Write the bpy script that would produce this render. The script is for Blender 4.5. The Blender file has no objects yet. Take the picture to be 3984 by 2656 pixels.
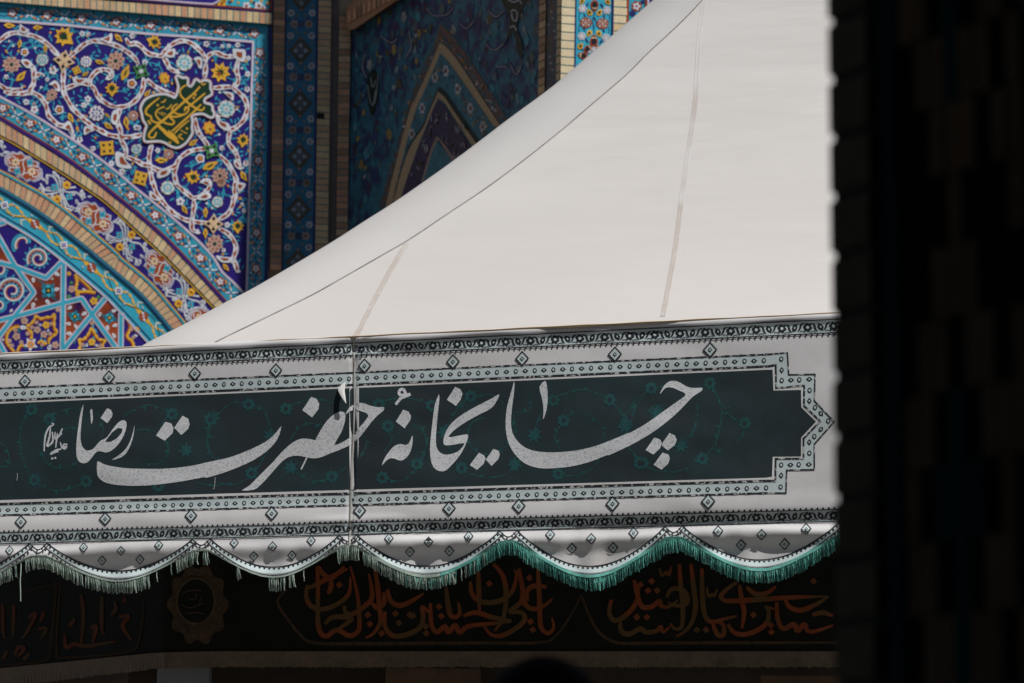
import bpy, bmesh, math, random
from math import radians, sin, cos, tan, pi, sqrt, atan2, exp
from mathutils import Vector, Matrix
from mathutils.geometry import delaunay_2d_cdt
random.seed(7)
scene = bpy.context.scene
col = scene.collection

# ------------------------------------------------------------------ camera
K, CX, CY = 3984 * 100 / 36, 1992.0, 1328.0      # focal length in photo pixels, centre
PITCH, ROLL = radians(11.1), 0.010
CAM = Vector((0, 0, 1.6))
fwd = Vector((0, cos(PITCH), sin(PITCH)))
u0, r0 = Vector((0, -sin(PITCH), cos(PITCH))), Vector((1, 0, 0))
upv = u0 * cos(ROLL) - r0 * sin(ROLL)
rgt = r0 * cos(ROLL) + u0 * sin(ROLL)
cd = bpy.data.cameras.new('camera')
cd.lens, cd.sensor_width, cd.clip_end, cd.clip_start = 100, 36, 3000, 0.05
cd.dof.use_dof, cd.dof.focus_distance, cd.dof.aperture_fstop = True, 12.3, 5.6
cam = bpy.data.objects.new('camera', cd)
col.objects.link(cam)
m = Matrix.Identity(4)
for i, v in enumerate((rgt, upv, -fwd)):
    m[0][i], m[1][i], m[2][i] = v
m.translation = CAM
cam.matrix_world = m
scene.camera = cam

# ------------------------------------------------------------------ light
SUN_EL, SUN_AZ = radians(58), radians(45.94)       # azimuth from the camera side (-Y) towards +X
sdir = Vector((cos(SUN_EL) * sin(SUN_AZ), -cos(SUN_EL) * cos(SUN_AZ), sin(SUN_EL)))
world = bpy.data.worlds.new('World')
scene.world = world
world.use_nodes = True
wn = world.node_tree
sky = wn.nodes.new('ShaderNodeTexSky')
sky.sky_type, sky.sun_disc = 'NISHITA', False
sky.sun_elevation, sky.sun_rotation = SUN_EL, pi - SUN_AZ
sky.air_density, sky.dust_density, sky.altitude = 1.0, 0.6, 1000
wn.links.new(sky.outputs[0], wn.nodes['Background'].inputs[0])
wn.nodes['Background'].inputs[1].default_value = 0.05
sl = bpy.data.lights.new('sun', 'SUN')
sl.energy, sl.angle, sl.color = 5.0, radians(0.53), (1.0, 0.965, 0.91)
sun = bpy.data.objects.new('sun', sl)
sun.rotation_euler = sdir.to_track_quat('Z', 'Y').to_euler()
sun.location = (6, -6, 30)
col.objects.link(sun)
scene.view_settings.view_transform = 'Standard'
scene.view_settings.look = 'None'
scene.view_settings.gamma = 1
scene.view_settings.exposure = 0.0
scene.render.engine = 'CYCLES'
scene.cycles.max_bounces = 6
scene.cycles.use_denoising = True

# ------------------------------------------------------------------ materials
MATS = {}
def mat(name, c, rough=0.6, var=0.12, scale=6.0, bump=0.0, bscale=60.0, rnd=0.0, spec=0.5, c2=None, patch=None, sheen=0.0):
    """procedural surface: base colour with soft noise variation, optional second colour in patches"""
    if name in MATS:
        return MATS[name]
    M = bpy.data.materials.new(name)
    M.use_nodes = True
    nt = M.node_tree
    N, L = nt.nodes, nt.links
    b = N['Principled BSDF']
    b.inputs['Roughness'].default_value = rough
    b.inputs['Specular IOR Level'].default_value = spec
    if sheen:
        b.inputs['Sheen Weight'].default_value = sheen
    geo = N.new('ShaderNodeNewGeometry')
    nz = N.new('ShaderNodeTexNoise')
    nz.inputs['Scale'].default_value = scale
    nz.inputs['Detail'].default_value = 6
    nz.inputs['Roughness'].default_value = 0.65
    L.new(geo.outputs['Position'], nz.inputs['Vector'])
    mr = N.new('ShaderNodeMapRange')
    mr.inputs[1].default_value, mr.inputs[2].default_value = 0.25, 0.75
    mr.inputs[3].default_value, mr.inputs[4].default_value = 1 - var, 1 + var
    L.new(nz.outputs[0], mr.inputs[0])
    val = mr.outputs[0]
    if rnd:
        oi = N.new('ShaderNodeObjectInfo')
        m2 = N.new('ShaderNodeMapRange')
        m2.inputs[3].default_value, m2.inputs[4].default_value = 1 - rnd, 1 + rnd
        L.new(oi.outputs['Random'], m2.inputs[0])
        mu = N.new('ShaderNodeMath'); mu.operation = 'MULTIPLY'
        L.new(val, mu.inputs[0]); L.new(m2.outputs[0], mu.inputs[1])
        val = mu.outputs[0]
    mix = N.new('ShaderNodeMix'); mix.data_type = 'RGBA'; mix.blend_type = 'MULTIPLY'
    mix.inputs[0].default_value = 1.0
    mix.inputs[6].default_value = (*c, 1)
    L.new(val, mix.inputs[7])
    out = mix.outputs[2]
    if c2 is not None:
        ps, lo, hi = patch or (3.0, 0.5, 0.62)
        n2 = N.new('ShaderNodeTexNoise')
        n2.inputs['Scale'].default_value = ps
        n2.inputs['Detail'].default_value = 5
        L.new(geo.outputs['Position'], n2.inputs['Vector'])
        r2 = N.new('ShaderNodeMapRange')
        r2.inputs[1].default_value, r2.inputs[2].default_value = lo, hi
        L.new(n2.outputs[0], r2.inputs[0])
        mx = N.new('ShaderNodeMix'); mx.data_type = 'RGBA'
        L.new(r2.outputs[0], mx.inputs[0])
        L.new(out, mx.inputs[6])
        mx.inputs[7].default_value = (*c2, 1)
        out = mx.outputs[2]
    L.new(out, b.inputs['Base Color'])
    if bump:
        n3 = N.new('ShaderNodeTexNoise')
        n3.inputs['Scale'].default_value = bscale
        n3.inputs['Detail'].default_value = 4
        L.new(geo.outputs['Position'], n3.inputs['Vector'])
        bp = N.new('ShaderNodeBump')
        bp.inputs['Strength'].default_value = bump
        bp.inputs['Distance'].default_value = 0.01
        L.new(n3.outputs[0], bp.inputs['Height'])
        L.new(bp.outputs[0], b.inputs['Normal'])
    MATS[name] = M
    return M

def tile(name, c, rough=0.33, var=0.16):
    return mat('glaze_' + name, c, rough=rough, var=var, scale=9, bump=0.12, bscale=14, rnd=0.09, spec=0.28)
T = dict(
    blue=tile('blue', (0.020, 0.010, 0.155)), turq=tile('turquoise', (0.035, 0.33, 0.46)),
    teal=tile('teal', (0.02, 0.15, 0.22)), white=tile('white', (0.58, 0.585, 0.64)),
    lilac=tile('lilac', (0.52, 0.45, 0.55)), yellow=tile('yellow', (0.62, 0.345, 0.035)),
    orange=tile('orange', (0.60, 0.22, 0.03)), brown=tile('brown', (0.27, 0.05, 0.012)),
    green=tile('green', (0.06, 0.22, 0.07)), dgreen=tile('dark_green', (0.008, 0.035, 0.016)),
    pink=tile('pink', (0.42, 0.27, 0.22)), black=tile('black', (0.012, 0.012, 0.016)),
    beige=tile('beige', (0.60, 0.42, 0.26)), navy=tile('navy', (0.015, 0.02, 0.12)),
    grey=tile('pale_green', (0.42, 0.52, 0.50)), purple=tile('purple', (0.035, 0.012, 0.13)),
    turqd=tile('deep_turquoise', (0.03, 0.25, 0.36)), bluegreen=tile('blue_green', (0.02, 0.13, 0.22)), dblue=tile('dusk_blue', (0.02, 0.05, 0.16)),
)
BRICK = mat('buff_brick', (0.50, 0.34, 0.20), rough=0.85, var=0.16, scale=22, bump=0.5, bscale=90, rnd=0.13, spec=0.2)
BRICK_R = mat('rosy_brick', (0.50, 0.27, 0.16), rough=0.85, var=0.16, scale=22, bump=0.5, bscale=90, rnd=0.12, spec=0.2)
BRICK_Y = mat('yellow_brick', (0.56, 0.42, 0.24), rough=0.85, var=0.14, scale=22, bump=0.5, bscale=90, rnd=0.10, spec=0.2)
BRICK_C = mat('cream_brick', (0.66, 0.55, 0.36), rough=0.85, var=0.12, scale=22, bump=0.4, bscale=90, rnd=0.06, spec=0.2)
BRICK_D = mat('brown_brick', (0.33, 0.20, 0.12), rough=0.9, var=0.2, scale=22, bump=0.5, bscale=90, rnd=0.15, spec=0.2)
WT = {k: mat('shade_glaze_' + k, c, rough=.45, var=.4, scale=16, bump=.1, bscale=20, rnd=.15, spec=.25) for k, c in dict(  # darker copies of the tile glazes, the recess's shade put into their colour
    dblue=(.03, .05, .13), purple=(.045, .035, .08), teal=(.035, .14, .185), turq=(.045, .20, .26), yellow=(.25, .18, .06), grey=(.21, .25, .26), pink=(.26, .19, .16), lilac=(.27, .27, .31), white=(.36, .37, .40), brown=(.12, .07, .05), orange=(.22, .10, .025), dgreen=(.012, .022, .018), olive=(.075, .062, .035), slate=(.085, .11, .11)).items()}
JOINT = mat('teal_joint', (0.025, 0.15, 0.17), rough=0.6, var=0.25, scale=30)
MORTAR = mat('plain_wall_plaster', (0.36, 0.27, 0.18), rough=0.9, var=0.15, scale=5, bump=0.3, bscale=40)

# ------------------------------------------------------------------ geometry helpers
class Plane:
    """a vertical sheet in the world; pt() is the point of it that a photo pixel looks at"""
    def __init__(s, P0, d):
        s.P0, s.d = Vector(P0), Vector(d).normalized()
        s.n = Vector((s.d.y, -s.d.x, 0))
        if (CAM - s.P0).dot(s.n) < 0:
            s.n = -s.n
    def pt(s, x, y, off=0.0):
        dr = fwd + rgt * ((x - CX) / K) + upv * ((CY - y) / K)
        return CAM + dr * ((s.P0 + s.n * off - CAM).dot(s.n) / dr.dot(s.n))
def pix(x, y, Y):
    dr = fwd + rgt * ((x - CX) / K) + upv * ((CY - y) / K)
    return CAM + dr * (Y / dr.y)
def D2(deg):
    return Vector((sin(radians(deg)), cos(radians(deg)), 0))

def fr(ox, oy, s):
    return lambda *p: [(ox + p[i] / s, oy + p[i + 1] / s) for i in range(0, len(p), 2)]

def smooth(p, n=6, closed=False):
    p = [Vector((a[0], a[1])) for a in p]
    if len(p) < 3 and not closed:
        return [(p[0].lerp(p[1], i / n).x, p[0].lerp(p[1], i / n).y) for i in range(n + 1)]
    out, N = [], len(p)
    for i in range(N if closed else N - 1):
        g = (lambda k: p[k % N]) if closed else (lambda k: p[min(max(k, 0), N - 1)])
        a, b, c, d = g(i - 1), g(i), g(i + 1), g(i + 2)
        for j in range(n):
            t = j / n
            q = 0.5 * (2 * b + (c - a) * t + (2 * a - 5 * b + 4 * c - d) * t * t + (3 * b - a - 3 * c + d) * t ** 3)
            out.append((q.x, q.y))
    if not closed:
        out.append((p[-1].x, p[-1].y))
    return out

def resample(p, step):
    out = [p[0]]; acc = 0.0
    for i in range(1, len(p)):
        a, b = Vector(p[i - 1]), Vector(p[i]); L = (b - a).length
        while L > 1e-9 and acc + L >= step:
            t = (step - acc) / L
            a = a.lerp(b, t); L = (b - a).length; acc = 0
            out.append((a.x, a.y))
        acc += L
    if (Vector(out[-1]) - Vector(p[-1])).length > step * 0.3:
        out.append(p[-1])
    return out

def normals(p):
    out = []
    for i in range(len(p)):
        a, b = Vector(p[max(i - 1, 0)]), Vector(p[min(i + 1, len(p) - 1)])
        t = (b - a)
        t = t.normalized() if t.length > 1e-9 else Vector((1, 0))
        out.append(Vector((-t.y, t.x)))
    return out

class MB:
    def __init__(s):
        s.v, s.f, s.mi, s.mats = [], [], [], []
    def m(s, M):
        if M not in s.mats:
            s.mats.append(M)
        return s.mats.index(M)
    def face(s, idx, M):
        s.f.append(idx); s.mi.append(s.m(M))
    def prism(s, pl, poly, M, z1, z0=None):
        b, n = len(s.v), len(poly)
        s.v += [pl.pt(x, y, z1) for x, y in poly]
        ar = sum(poly[i][0] * poly[(i + 1) % n][1] - poly[(i + 1) % n][0] * poly[i][1] for i in range(n))
        order = list(range(n)) if ar < 0 else list(range(n))[::-1]
        s.face([b + i for i in order], M)
        if z0 is not None:
            s.v += [pl.pt(x, y, z0) for x, y in poly]
            for k in range(n):
                i, j = order[k], order[(k + 1) % n]
                s.face([b + j, b + i, b + n + i, b + n + j], M)
    def ribbon(s, pl, p, w, M, z1, z0=None):
        """p: polyline, w: width number or function of 0..1"""
        nr = normals(p); N = len(p); b = len(s.v)
        L, R = [], []
        for i, (q, n) in enumerate(zip(p, nr)):
            h = (w(i / (N - 1)) if callable(w) else w) / 2
            L.append((q[0] + n.x * h, q[1] + n.y * h)); R.append((q[0] - n.x * h, q[1] - n.y * h))
        s.v += [pl.pt(x, y, z1) for x, y in L] + [pl.pt(x, y, z1) for x, y in R]
        for i in range(N - 1):
            s.face([b + i, b + i + 1, b + N + i + 1, b + N + i], M)
        if z0 is not None:
            c = len(s.v)
            s.v += [pl.pt(x, y, z0) for x, y in L] + [pl.pt(x, y, z0) for x, y in R]
            for i in range(N - 1):
                s.face([b + i + 1, b + i, c + i, c + i + 1], M)
                s.face([b + N + i, b + N + i + 1, c + N + i + 1, c + N + i], M)
    def fill(s, pl, polys, M, z, grid=None):
        """filled outline(s), triangulated with inner grid points so that it follows the sheet"""
        pts, edges = [], []
        for poly in polys:
            b = len(pts); n = len(poly)
            pts += [Vector(q) for q in poly]
            edges += [(b + i, b + (i + 1) % n) for i in range(n)]
        if grid:
            xs = [q.x for q in pts]; ys = [q.y for q in pts]
            x = math.floor(min(xs) / grid) * grid
            while x < max(xs):
                y = math.floor(min(ys) / grid) * grid
                while y < max(ys):
                    pts.append(Vector((x + 0.13, y + 0.17))); y += grid
                x += grid
        vo, eo, fo, *_ = delaunay_2d_cdt(pts, edges, [], 2 if len(polys) > 1 else 1, 1e-4)
        used = sorted({i for f in fo for i in f}); mp = {}
        for i in used:
            mp[i] = len(s.v); s.v.append(pl.pt(vo[i].x, vo[i].y, z))
        for f in fo:
            s.face([mp[i] for i in f], M)
    def box(s, P, ax, ay, az, M):
        """box from corner P with three edge vectors"""
        b = len(s.v)
        for k in range(8):
            s.v.append(P + ax * (k & 1) + ay * ((k >> 1) & 1) + az * ((k >> 2) & 1))
        for q in ((0, 1, 3, 2), (4, 6, 7, 5), (0, 4, 5, 1), (2, 3, 7, 6), (0, 2, 6, 4), (1, 5, 7, 3)):
            s.face([b + i for i in q], M)

WPOS = {}
def obj(name, mb, parent=None, smooth_shade=False, label=None, kind=None):
    me = bpy.data.meshes.new(name)
    c = Vector((0, 0, 0))
    if mb.v:
        lo = Vector([min(v[k] for v in mb.v) for k in range(3)]); hi = Vector([max(v[k] for v in mb.v) for k in range(3)])
        c = (lo + hi) / 2
    me.from_pydata([v - c for v in mb.v], [], mb.f)
    for M in mb.mats:
        me.materials.append(M)
    me.polygons.foreach_set('material_index', mb.mi)
    if smooth_shade:
        me.polygons.foreach_set('use_smooth', [True] * len(me.polygons))
    me.update()
    o = bpy.data.objects.new(name, me)
    col.objects.link(o)
    WPOS[o.name] = c
    o.location = c
    if parent:
        o.parent = parent
        o.location = c - WPOS[parent.name]
    if label: o['label'] = label
    if kind: o['kind'] = kind
    return o
def thing(name, label, cat, loc, group=None):
    o = bpy.data.objects.new(name, None)
    o.empty_display_size = 0.2
    col.objects.link(o)
    o.location = loc
    WPOS[o.name] = Vector(loc)
    o['label'], o['category'] = label, cat
    if group: o['group'] = group
    return o
def tag(o, label, cat, group=None):
    o['label'], o['category'] = label, cat
    if group: o['group'] = group
    return o

# outline templates (photo pixels)
def xf(pts, cx, cy, rot=0.0, sx=1.0, sy=None):
    sy = sx if sy is None else sy
    c, s = cos(rot), sin(rot)
    return [(cx + (x * sx) * c - (y * sy) * s, cy + (x * sx) * s + (y * sy) * c) for x, y in pts]
def lobes(n, a=0.18, k=None, ph=0.0, sharp=1.0):
    k = k or n * 8
    return [((1 - a + a * abs(cos(n * t / 2)) ** sharp * 2) * cos(t + ph), (1 - a + a * abs(cos(n * t / 2)) ** sharp * 2) * sin(t + ph))
            for t in (2 * pi * i / k for i in range(k))]
def starp(n, inner=0.5, ph=0.0):
    return [((1 if i % 2 == 0 else inner) * cos(ph + pi * i / n), (1 if i % 2 == 0 else inner) * sin(ph + pi * i / n)) for i in range(2 * n)]
LEAF = [(-1, 0), (-0.75, -0.22), (-0.4, -0.42), (0.0, -0.45), (0.4, -0.3), (0.75, -0.2), (1, -0.05), (0.7, 0.12), (0.45, 0.2), (0.1, 0.42), (-0.3, 0.4), (-0.55, 0.25)]
SPRIG = [(-1, 0), (-0.7, -0.18), (-0.2, -0.32), (0.3, -0.26), (1, 0), (0.3, 0.26), (-0.2, 0.32), (-0.7, 0.18)]
DROP = [(-1, 0), (-0.4, -0.45), (0.2, -0.6), (0.7, -0.42), (0.9, 0), (0.7, 0.42), (0.2, 0.6), (-0.4, 0.45)]
MAPLE = [(-1, 0.0), (-0.62, -0.2), (-0.72, -0.55), (-0.36, -0.48), (-0.2, -0.95), (0.1, -0.55), (0.42, -0.8), (0.45, -0.4), (1.05, 0.0),
         (0.45, 0.4), (0.42, 0.8), (0.1, 0.55), (-0.2, 0.95), (-0.36, 0.48), (-0.72, 0.55), (-0.62, 0.2)]
def circ(n=14):
    return [(cos(2 * pi * i / n), sin(2 * pi * i / n)) for i in range(n)]
# ------------------------------------------------------------------ setting: courtyard and the arcade the camera stands in
g = MB()
PAVE = mat('pale_stone_paving', (0.20, 0.18, 0.16), rough=0.7, var=0.12, scale=0.9, bump=0.15, bscale=8)
g.prism(type('G', (), {'pt': staticmethod(lambda x, y, o=0: Vector((x, y, o)))}), [(-900, -900), (-900, 900), (900, 900), (900, -900)], PAVE, 0.0)
o = obj('ground', g); o['kind'] = 'structure'
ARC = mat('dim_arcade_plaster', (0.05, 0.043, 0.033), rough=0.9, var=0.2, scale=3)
arc = thing('arcade', 'dim plastered arcade around and above the viewpoint, behind the dark pillar', 'arcade', (0, -2, 0))
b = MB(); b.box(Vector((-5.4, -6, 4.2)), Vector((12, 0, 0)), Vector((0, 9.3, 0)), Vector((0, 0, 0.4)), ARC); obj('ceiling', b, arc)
b = MB(); b.box(Vector((-34, -9, 4.63)), Vector((68, 0, 0)), Vector((0, 12.2, 0)), Vector((0, 0, 6.0)), ARC); obj('sky_blocker', b, arc)  # added unseen mass that cuts low sky light from behind the viewpoint
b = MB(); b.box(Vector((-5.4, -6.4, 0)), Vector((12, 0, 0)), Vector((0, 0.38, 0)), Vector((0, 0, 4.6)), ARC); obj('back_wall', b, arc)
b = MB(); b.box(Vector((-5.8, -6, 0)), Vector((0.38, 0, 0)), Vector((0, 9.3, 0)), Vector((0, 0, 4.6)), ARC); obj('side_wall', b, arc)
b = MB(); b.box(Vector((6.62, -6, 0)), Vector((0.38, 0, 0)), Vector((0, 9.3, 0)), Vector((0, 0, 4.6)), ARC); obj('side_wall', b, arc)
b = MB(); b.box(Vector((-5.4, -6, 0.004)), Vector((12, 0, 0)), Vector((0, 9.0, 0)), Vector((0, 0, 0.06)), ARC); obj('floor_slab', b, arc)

# ------------------------------------------------------------------ the tiled building: three faces
F = Plane(pix(1200, 500, 24), D2(76.2))                 # sunlit panel wall and the recessed columns
Wp = Plane(F.pt(1362, 500), Vector((0.528, -0.849, 0)))  # side wall of the recess, coming towards us
R = Plane(Wp.pt(2184, 200), D2(76.2))                   # sunlit front of the near pier
fr1, fr2 = fr(0, 0, 4.3556), fr(530, 0, 4.3556)
fr3, fr4 = fr(0, 350, 4.3556), fr(530, 350, 4.3556)
fr5, fr6 = fr(0, 700, 4.3556), fr(530, 700, 4.3556)
fr7, fr8 = fr(0, 1020, 4.3556), fr(450, 1000, 4.3556)

bl = thing('tiled_building', 'tall brick shrine building faced with painted blue, turquoise and white tiles behind the tent', 'building', (F.pt(600, 1300).x, F.pt(600, 1300).y, 0))
def flat(v, z): return Vector((v.x, v.y, z))
def slab(pl, xa, xb, top, name, th=0.6, M=MORTAR, back=-0.02):
    A, B = pl.pt(xa, 900, back), pl.pt(xb, 900, back)
    m_ = MB(); m_.box(flat(A, 0), flat(B - A, 0), pl.n * -th, Vector((0, 0, top)), M)
    return obj(name, m_, bl)
slab(F, -1500, 1362, 22, 'wall')
slab(Wp, 1340, 2183, 13.2, 'wall')
A = R.pt(2184, 900, -0.02)
ZB = 13.2                                               # added unseen block above here, edge slanted to shape the shadow on the panel
b = MB(); b.box(flat(A, 0), R.d * 9, R.n * -3.4, Vector((0, 0, ZB)), MORTAR); obj('wall', b, bl)
b = MB(); k0 = 0
for zz_, dx in ((ZB + .003, 0.0), (15.0, .15), (30, .5)):
    for a_, c_ in ((dx, 0), (9, 0), (9, -3.4), (dx, -3.4)): b.v.append(flat(A + R.d * a_ + R.n * c_, zz_))
for lv in (0, 4):
    for i in range(4): b.face([lv + i, lv + (i + 1) % 4, lv + 4 + (i + 1) % 4, lv + 4 + i], MORTAR)
b.face([8, 9, 10, 11], MORTAR); obj('shadow_caster', b, bl)

def quad(pl, x0, y0, x1, y1): return [(x0, y0), (x1, y0), (x1, y1), (x0, y1)]
def part(name, pl, poly, M, z=0.0, z0=-0.02, label=None):
    b = MB(); b.prism(pl, poly, M, z, z0)
    return obj(name, b, bl, label=label)

# --- arches of the left panel (photo outline of each concentric line)
A0 = smooth(fr3(-200, -10, 0, 110, 500, 380, 1000, 690, 1500, 1020, 2000, 1400) + fr6(0, 140, 500, 540, 1000, 980, 1300, 1300) + fr8(1800, 240, 2000, 430, 2150, 590, 2400, 880), 5)
A1 = smooth(fr3(-200, 320, 0, 440, 500, 740, 1000, 1040, 1500, 1400) + fr6(0, 520, 500, 960) + fr8(1200, 10, 1500, 330, 1850, 720, 2100, 1010), 5)
A2 = smooth(fr3(-200, 370, 0, 495, 500, 825, 1000, 1140, 1500, 1480) + fr6(0, 600, 500, 1030) + fr8(1150, 30, 1500, 420, 1850, 790, 2080, 1070), 5)
A3 = smooth(fr3(-200, 640, 0, 755, 300, 915, 1000, 1345) + fr5(1280, 0, 1800, 360) + fr6(0, 830, 500, 1280) + fr8(900, 30, 1300, 440, 1690, 850, 1950, 1150), 5)
A5 = smooth(fr3(-200, 1250, 0, 1350, 200, 1450) + fr5(330, 0, 900, 330, 1500, 800, 2000, 1230) + fr8(100, 0, 600, 420, 1000, 880, 1190, 1110, 1480, 1480), 5)
A7 = smooth(fr5(-200, -10, 0, 100, 500, 400, 1000, 750, 1500, 1140, 2000, 1560) + fr8(500, 660, 980, 1220, 1250, 1540), 5)
A9 = smooth(fr5(-200, 530, 0, 650, 500, 950, 1000, 1320) + fr7(1700, 510) + fr8(0, 850, 540, 1440, 760, 1700), 5)
def off(path, d):
    return [(q[0] + n.x * d, q[1] + n.y * d) for q, n in zip(path, normals(path))]   # d>0: inwards (down-left)
def between(P, Q): return P + Q[::-1]

# --- spandrel base: everything left of the right border, above A0
RB = fr2(1985, 690) + fr4(1950, 300, 1920, 1400) + fr6(1880, 1000, 1850, 1568) + fr8(2200, 700)
TL = fr1(-300, 310, 0, 345, 1200, 430, 2352, 555) + fr2(1000, 625, 1985, 705)
spand = part('spandrel_panel', F, [(-80, 60)] + TL[1:] + RB[1:] + [(950, 1250)] + [(-80, 1250)], T['blue'], 0.0)
BR0 = fr2(2235, 330) + fr4(2230, 300, 2210, 1400) + fr6(2200, 800, 2190, 1568) + fr8(2500, 700)
bt = MB()
bt.prism(F, fr1(-300, -10) + fr2(2240, 400) + [(1040, 175), (988, 168)] + TL[::-1], T['turqd'], 0.002, -0.02)
border_top = obj('border_strip', bt, bl)
bt = MB()
bt.prism(F, [(985, 160), (1043, 165), (1043, 350), (1036, 700), (1030, 1060), (1018, 1600), (945, 1600), (960, 1060), (970, 700), (978, 350)], T['turqd'], 0.0025, -0.02)
border_right = obj('border_strip', bt, bl)
wl = MB()
wl.ribbon(F, resample(smooth(TL, 4), 20), 9, T['lilac'], 0.007, 0.0)
wl.ribbon(F, resample([(985, 160)] + [(979, 350), (971, 700), (962, 1060), (957, 1200)], 20), 8, T['lilac'], 0.0075, 0.0)
obj('white_line', wl, bl)
nv = MB(); nv.ribbon(F, [(1052, 100), (1050, 350), (1042, 700), (1036, 1060), (1030, 1250)], 13, T['navy'], 0.018, 0.0); obj('navy_edging', nv, bl)

# --- brick bands
def brick_row(parent, pl, top, bot, n, z, mats, j=0.16, z0=0.0):
    """bricks across a band bounded by two polylines; each brick is its own piece"""
    La, Lb = resample(top, 1.0), resample(bot, 1.0)
    ga = lambda L, t: L[min(int(t * (len(L) - 1)), len(L) - 1)]
    for i in range(n):
        a, c = (i + j / 2) / n, (i + 1 - j / 2) / n
        dz = random.uniform(-0.0005, 0.0005)
        b = MB(); b.prism(pl, [ga(La, a), ga(La, c), ga(Lb, c), ga(Lb, a)], random.choice(mats), z + dz, z0)
        obj('brick', b, parent)
tb_top = fr1(-120, -135, 0, -120) + fr2(0, 12, 2310, 222)
tb_bot = fr1(-120, 12, 0, 28) + fr2(0, 208, 2305, 405)
band = MB(); band.prism(F, [tb_top[0], tb_top[-1], tb_bot[-1], tb_bot[0]], JOINT, 0.046, -0.02)
band = obj('brick_band', band, bl)
brick_row(band, F, [tb_top[0], tb_top[-1]], [tb_bot[0], tb_bot[-1]], 43, 0.0478, [BRICK, BRICK, BRICK_R, BRICK_Y], z0=0.04)
lens = lambda P: sum((Vector(P[i]) - Vector(P[i + 1])).length for i in range(len(P) - 1))
ab = MB(); ab.prism(F, between(A2, A3), JOINT, 0.008, -0.02); ab = obj('arch_brick_band', ab, bl)
brick_row(ab, F, A2, A3, int(lens(A2) / 27), 0.0098, [BRICK, BRICK, BRICK_Y, BRICK_R], j=0.13, z0=0.004)
A6 = off(A5, 13)
ab = MB(); ab.prism(F, between(A6, A7), JOINT, 0.0, -0.02); ab = obj('arch_brick_band', ab, bl)
brick_row(ab, F, A6, A7, int(lens(A6) / 25.5), 0.0018, [BRICK, BRICK, BRICK_R, BRICK_R, BRICK_Y], j=0.13, z0=-0.004)
ln = MB()
ln.ribbon(F, A0, 9, T['lilac'], 0.008, 0.0)
ln.ribbon(F, off(A1, -1), 5, T['brown'], 0.012, 0.0)
ln.ribbon(F, off(A1, 7), 12, T['purple'], 0.014, 0.0)
ln.ribbon(F, off(A3, 2), 6, T['dgreen'], 0.010, 0.0)
ln.ribbon(F, off(A3, 7), 5, T['yellow'], 0.009, 0.0)
ln.ribbon(F, off(A5, 1), 5, T['yellow'], 0.008, 0.0)
ln.ribbon(F, off(A5, 7), 8, T['turq'], 0.007, 0.0)
ln.ribbon(F, off(A7, 8), 15, T['teal'], 0.012, -0.01)
ln.ribbon(F, off(A7, 13), 4, T['navy'], 0.014, 0.0)
ln.ribbon(F, off(A9, -15), 4, T['navy'], 0.004, 0.0)
ln.ribbon(F, A9, 7, T['lilac'], 0.006, 0.0)
obj('arch_line', ln, bl)
ba = MB(); ba.prism(F, between(off(A0, 3), off(A1, 2)), T['turqd'], 0.005, -0.01); arch_border = obj('arch_border', ba, bl)
lz = MB(); lz.prism(F, between(off(A3, 3), off(A5, 2)), T['blue'], 0.002, -0.02); loz_band = obj('lozenge_band', lz, bl)
iz = MB(); iz.prism(F, between(off(A7, 2), off(A9, 3)), T['turq'], 0.001, -0.02); inner_band = obj('vine_band', iz, bl)
ty = MB(); ty.prism(F, off(A9, 3) + [(700, 1750), (-60, 1750)], T['blue'], -0.002, -0.02); tymp = obj('tympanum', ty, bl)

# --- upper frame above the brick band
up = MB()
up.prism(F, fr1(-120, -600, -120, -150, 0, -135) + fr2(2240, 170, 2240, -500), T['blue'], 0.020, -0.02)
upper = obj('upper_frame', up, bl)
u = MB(); u.prism(F, fr2(1330, 70, 1480, -60, 2240, -60, 2250, 150), T['turq'], 0.023, 0.0); obj('corner_field', u, upper)
u = MB()
u.ribbon(F, fr2(-600, -60, 0, 0, 2300, 195), 8, T['purple'], 0.029, 0.0)
u.ribbon(F, fr2(-600, -77, 0, -17, 1300, 88, 2290, 172), 5, T['brown'], 0.031, 0.0)
u.ribbon(F, fr2(2285, -300, 2288, 172), 7, T['brown'], 0.032, 0.0)
u.ribbon(F, fr2(2318, -300, 2312, 200), 7, T['purple'], 0.030, 0.0)
u.ribbon(F, resample(smooth(fr2(-600, -105, 0, -38, 700, 25, 1230, 62, 1330, 50, 1430, -20, 1500, -120), 5), 8), 7, T['lilac'], 0.033, 0.0)
obj('frame_line', u, upper)
for (x, y, r, k) in ((1450, 55, 60, 'yellow'), (1490, 10, 40, 'yellow'), (1620, 5, 28, 'yellow'), (1730, 45, 22, 'yellow'), (1950, 12, 26, 'yellow'), (2120, 10, 26, 'yellow'), (2225, 50, 26, 'yellow'), (1870, 95, 60, 'white'), (2080, 95, 70, 'white'), (2150, 130, 45, 'white'), (1590, 30, 25, 'navy'), (2000, 45, 25, 'navy'), (2210, 95, 25, 'navy')):
    cx, cy = fr2(x, y)[0]
    u = MB(); u.prism(F, xf(lobes(5, 0.25, ph=random.random()), cx, cy, 0, r / 4.36), T[k], 0.026, 0.02)
    if k != 'navy': u.prism(F, xf(circ(8), cx, cy, 0, r / 11), T['brown'], 0.0275)
    obj('flower', u, upper)

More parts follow.
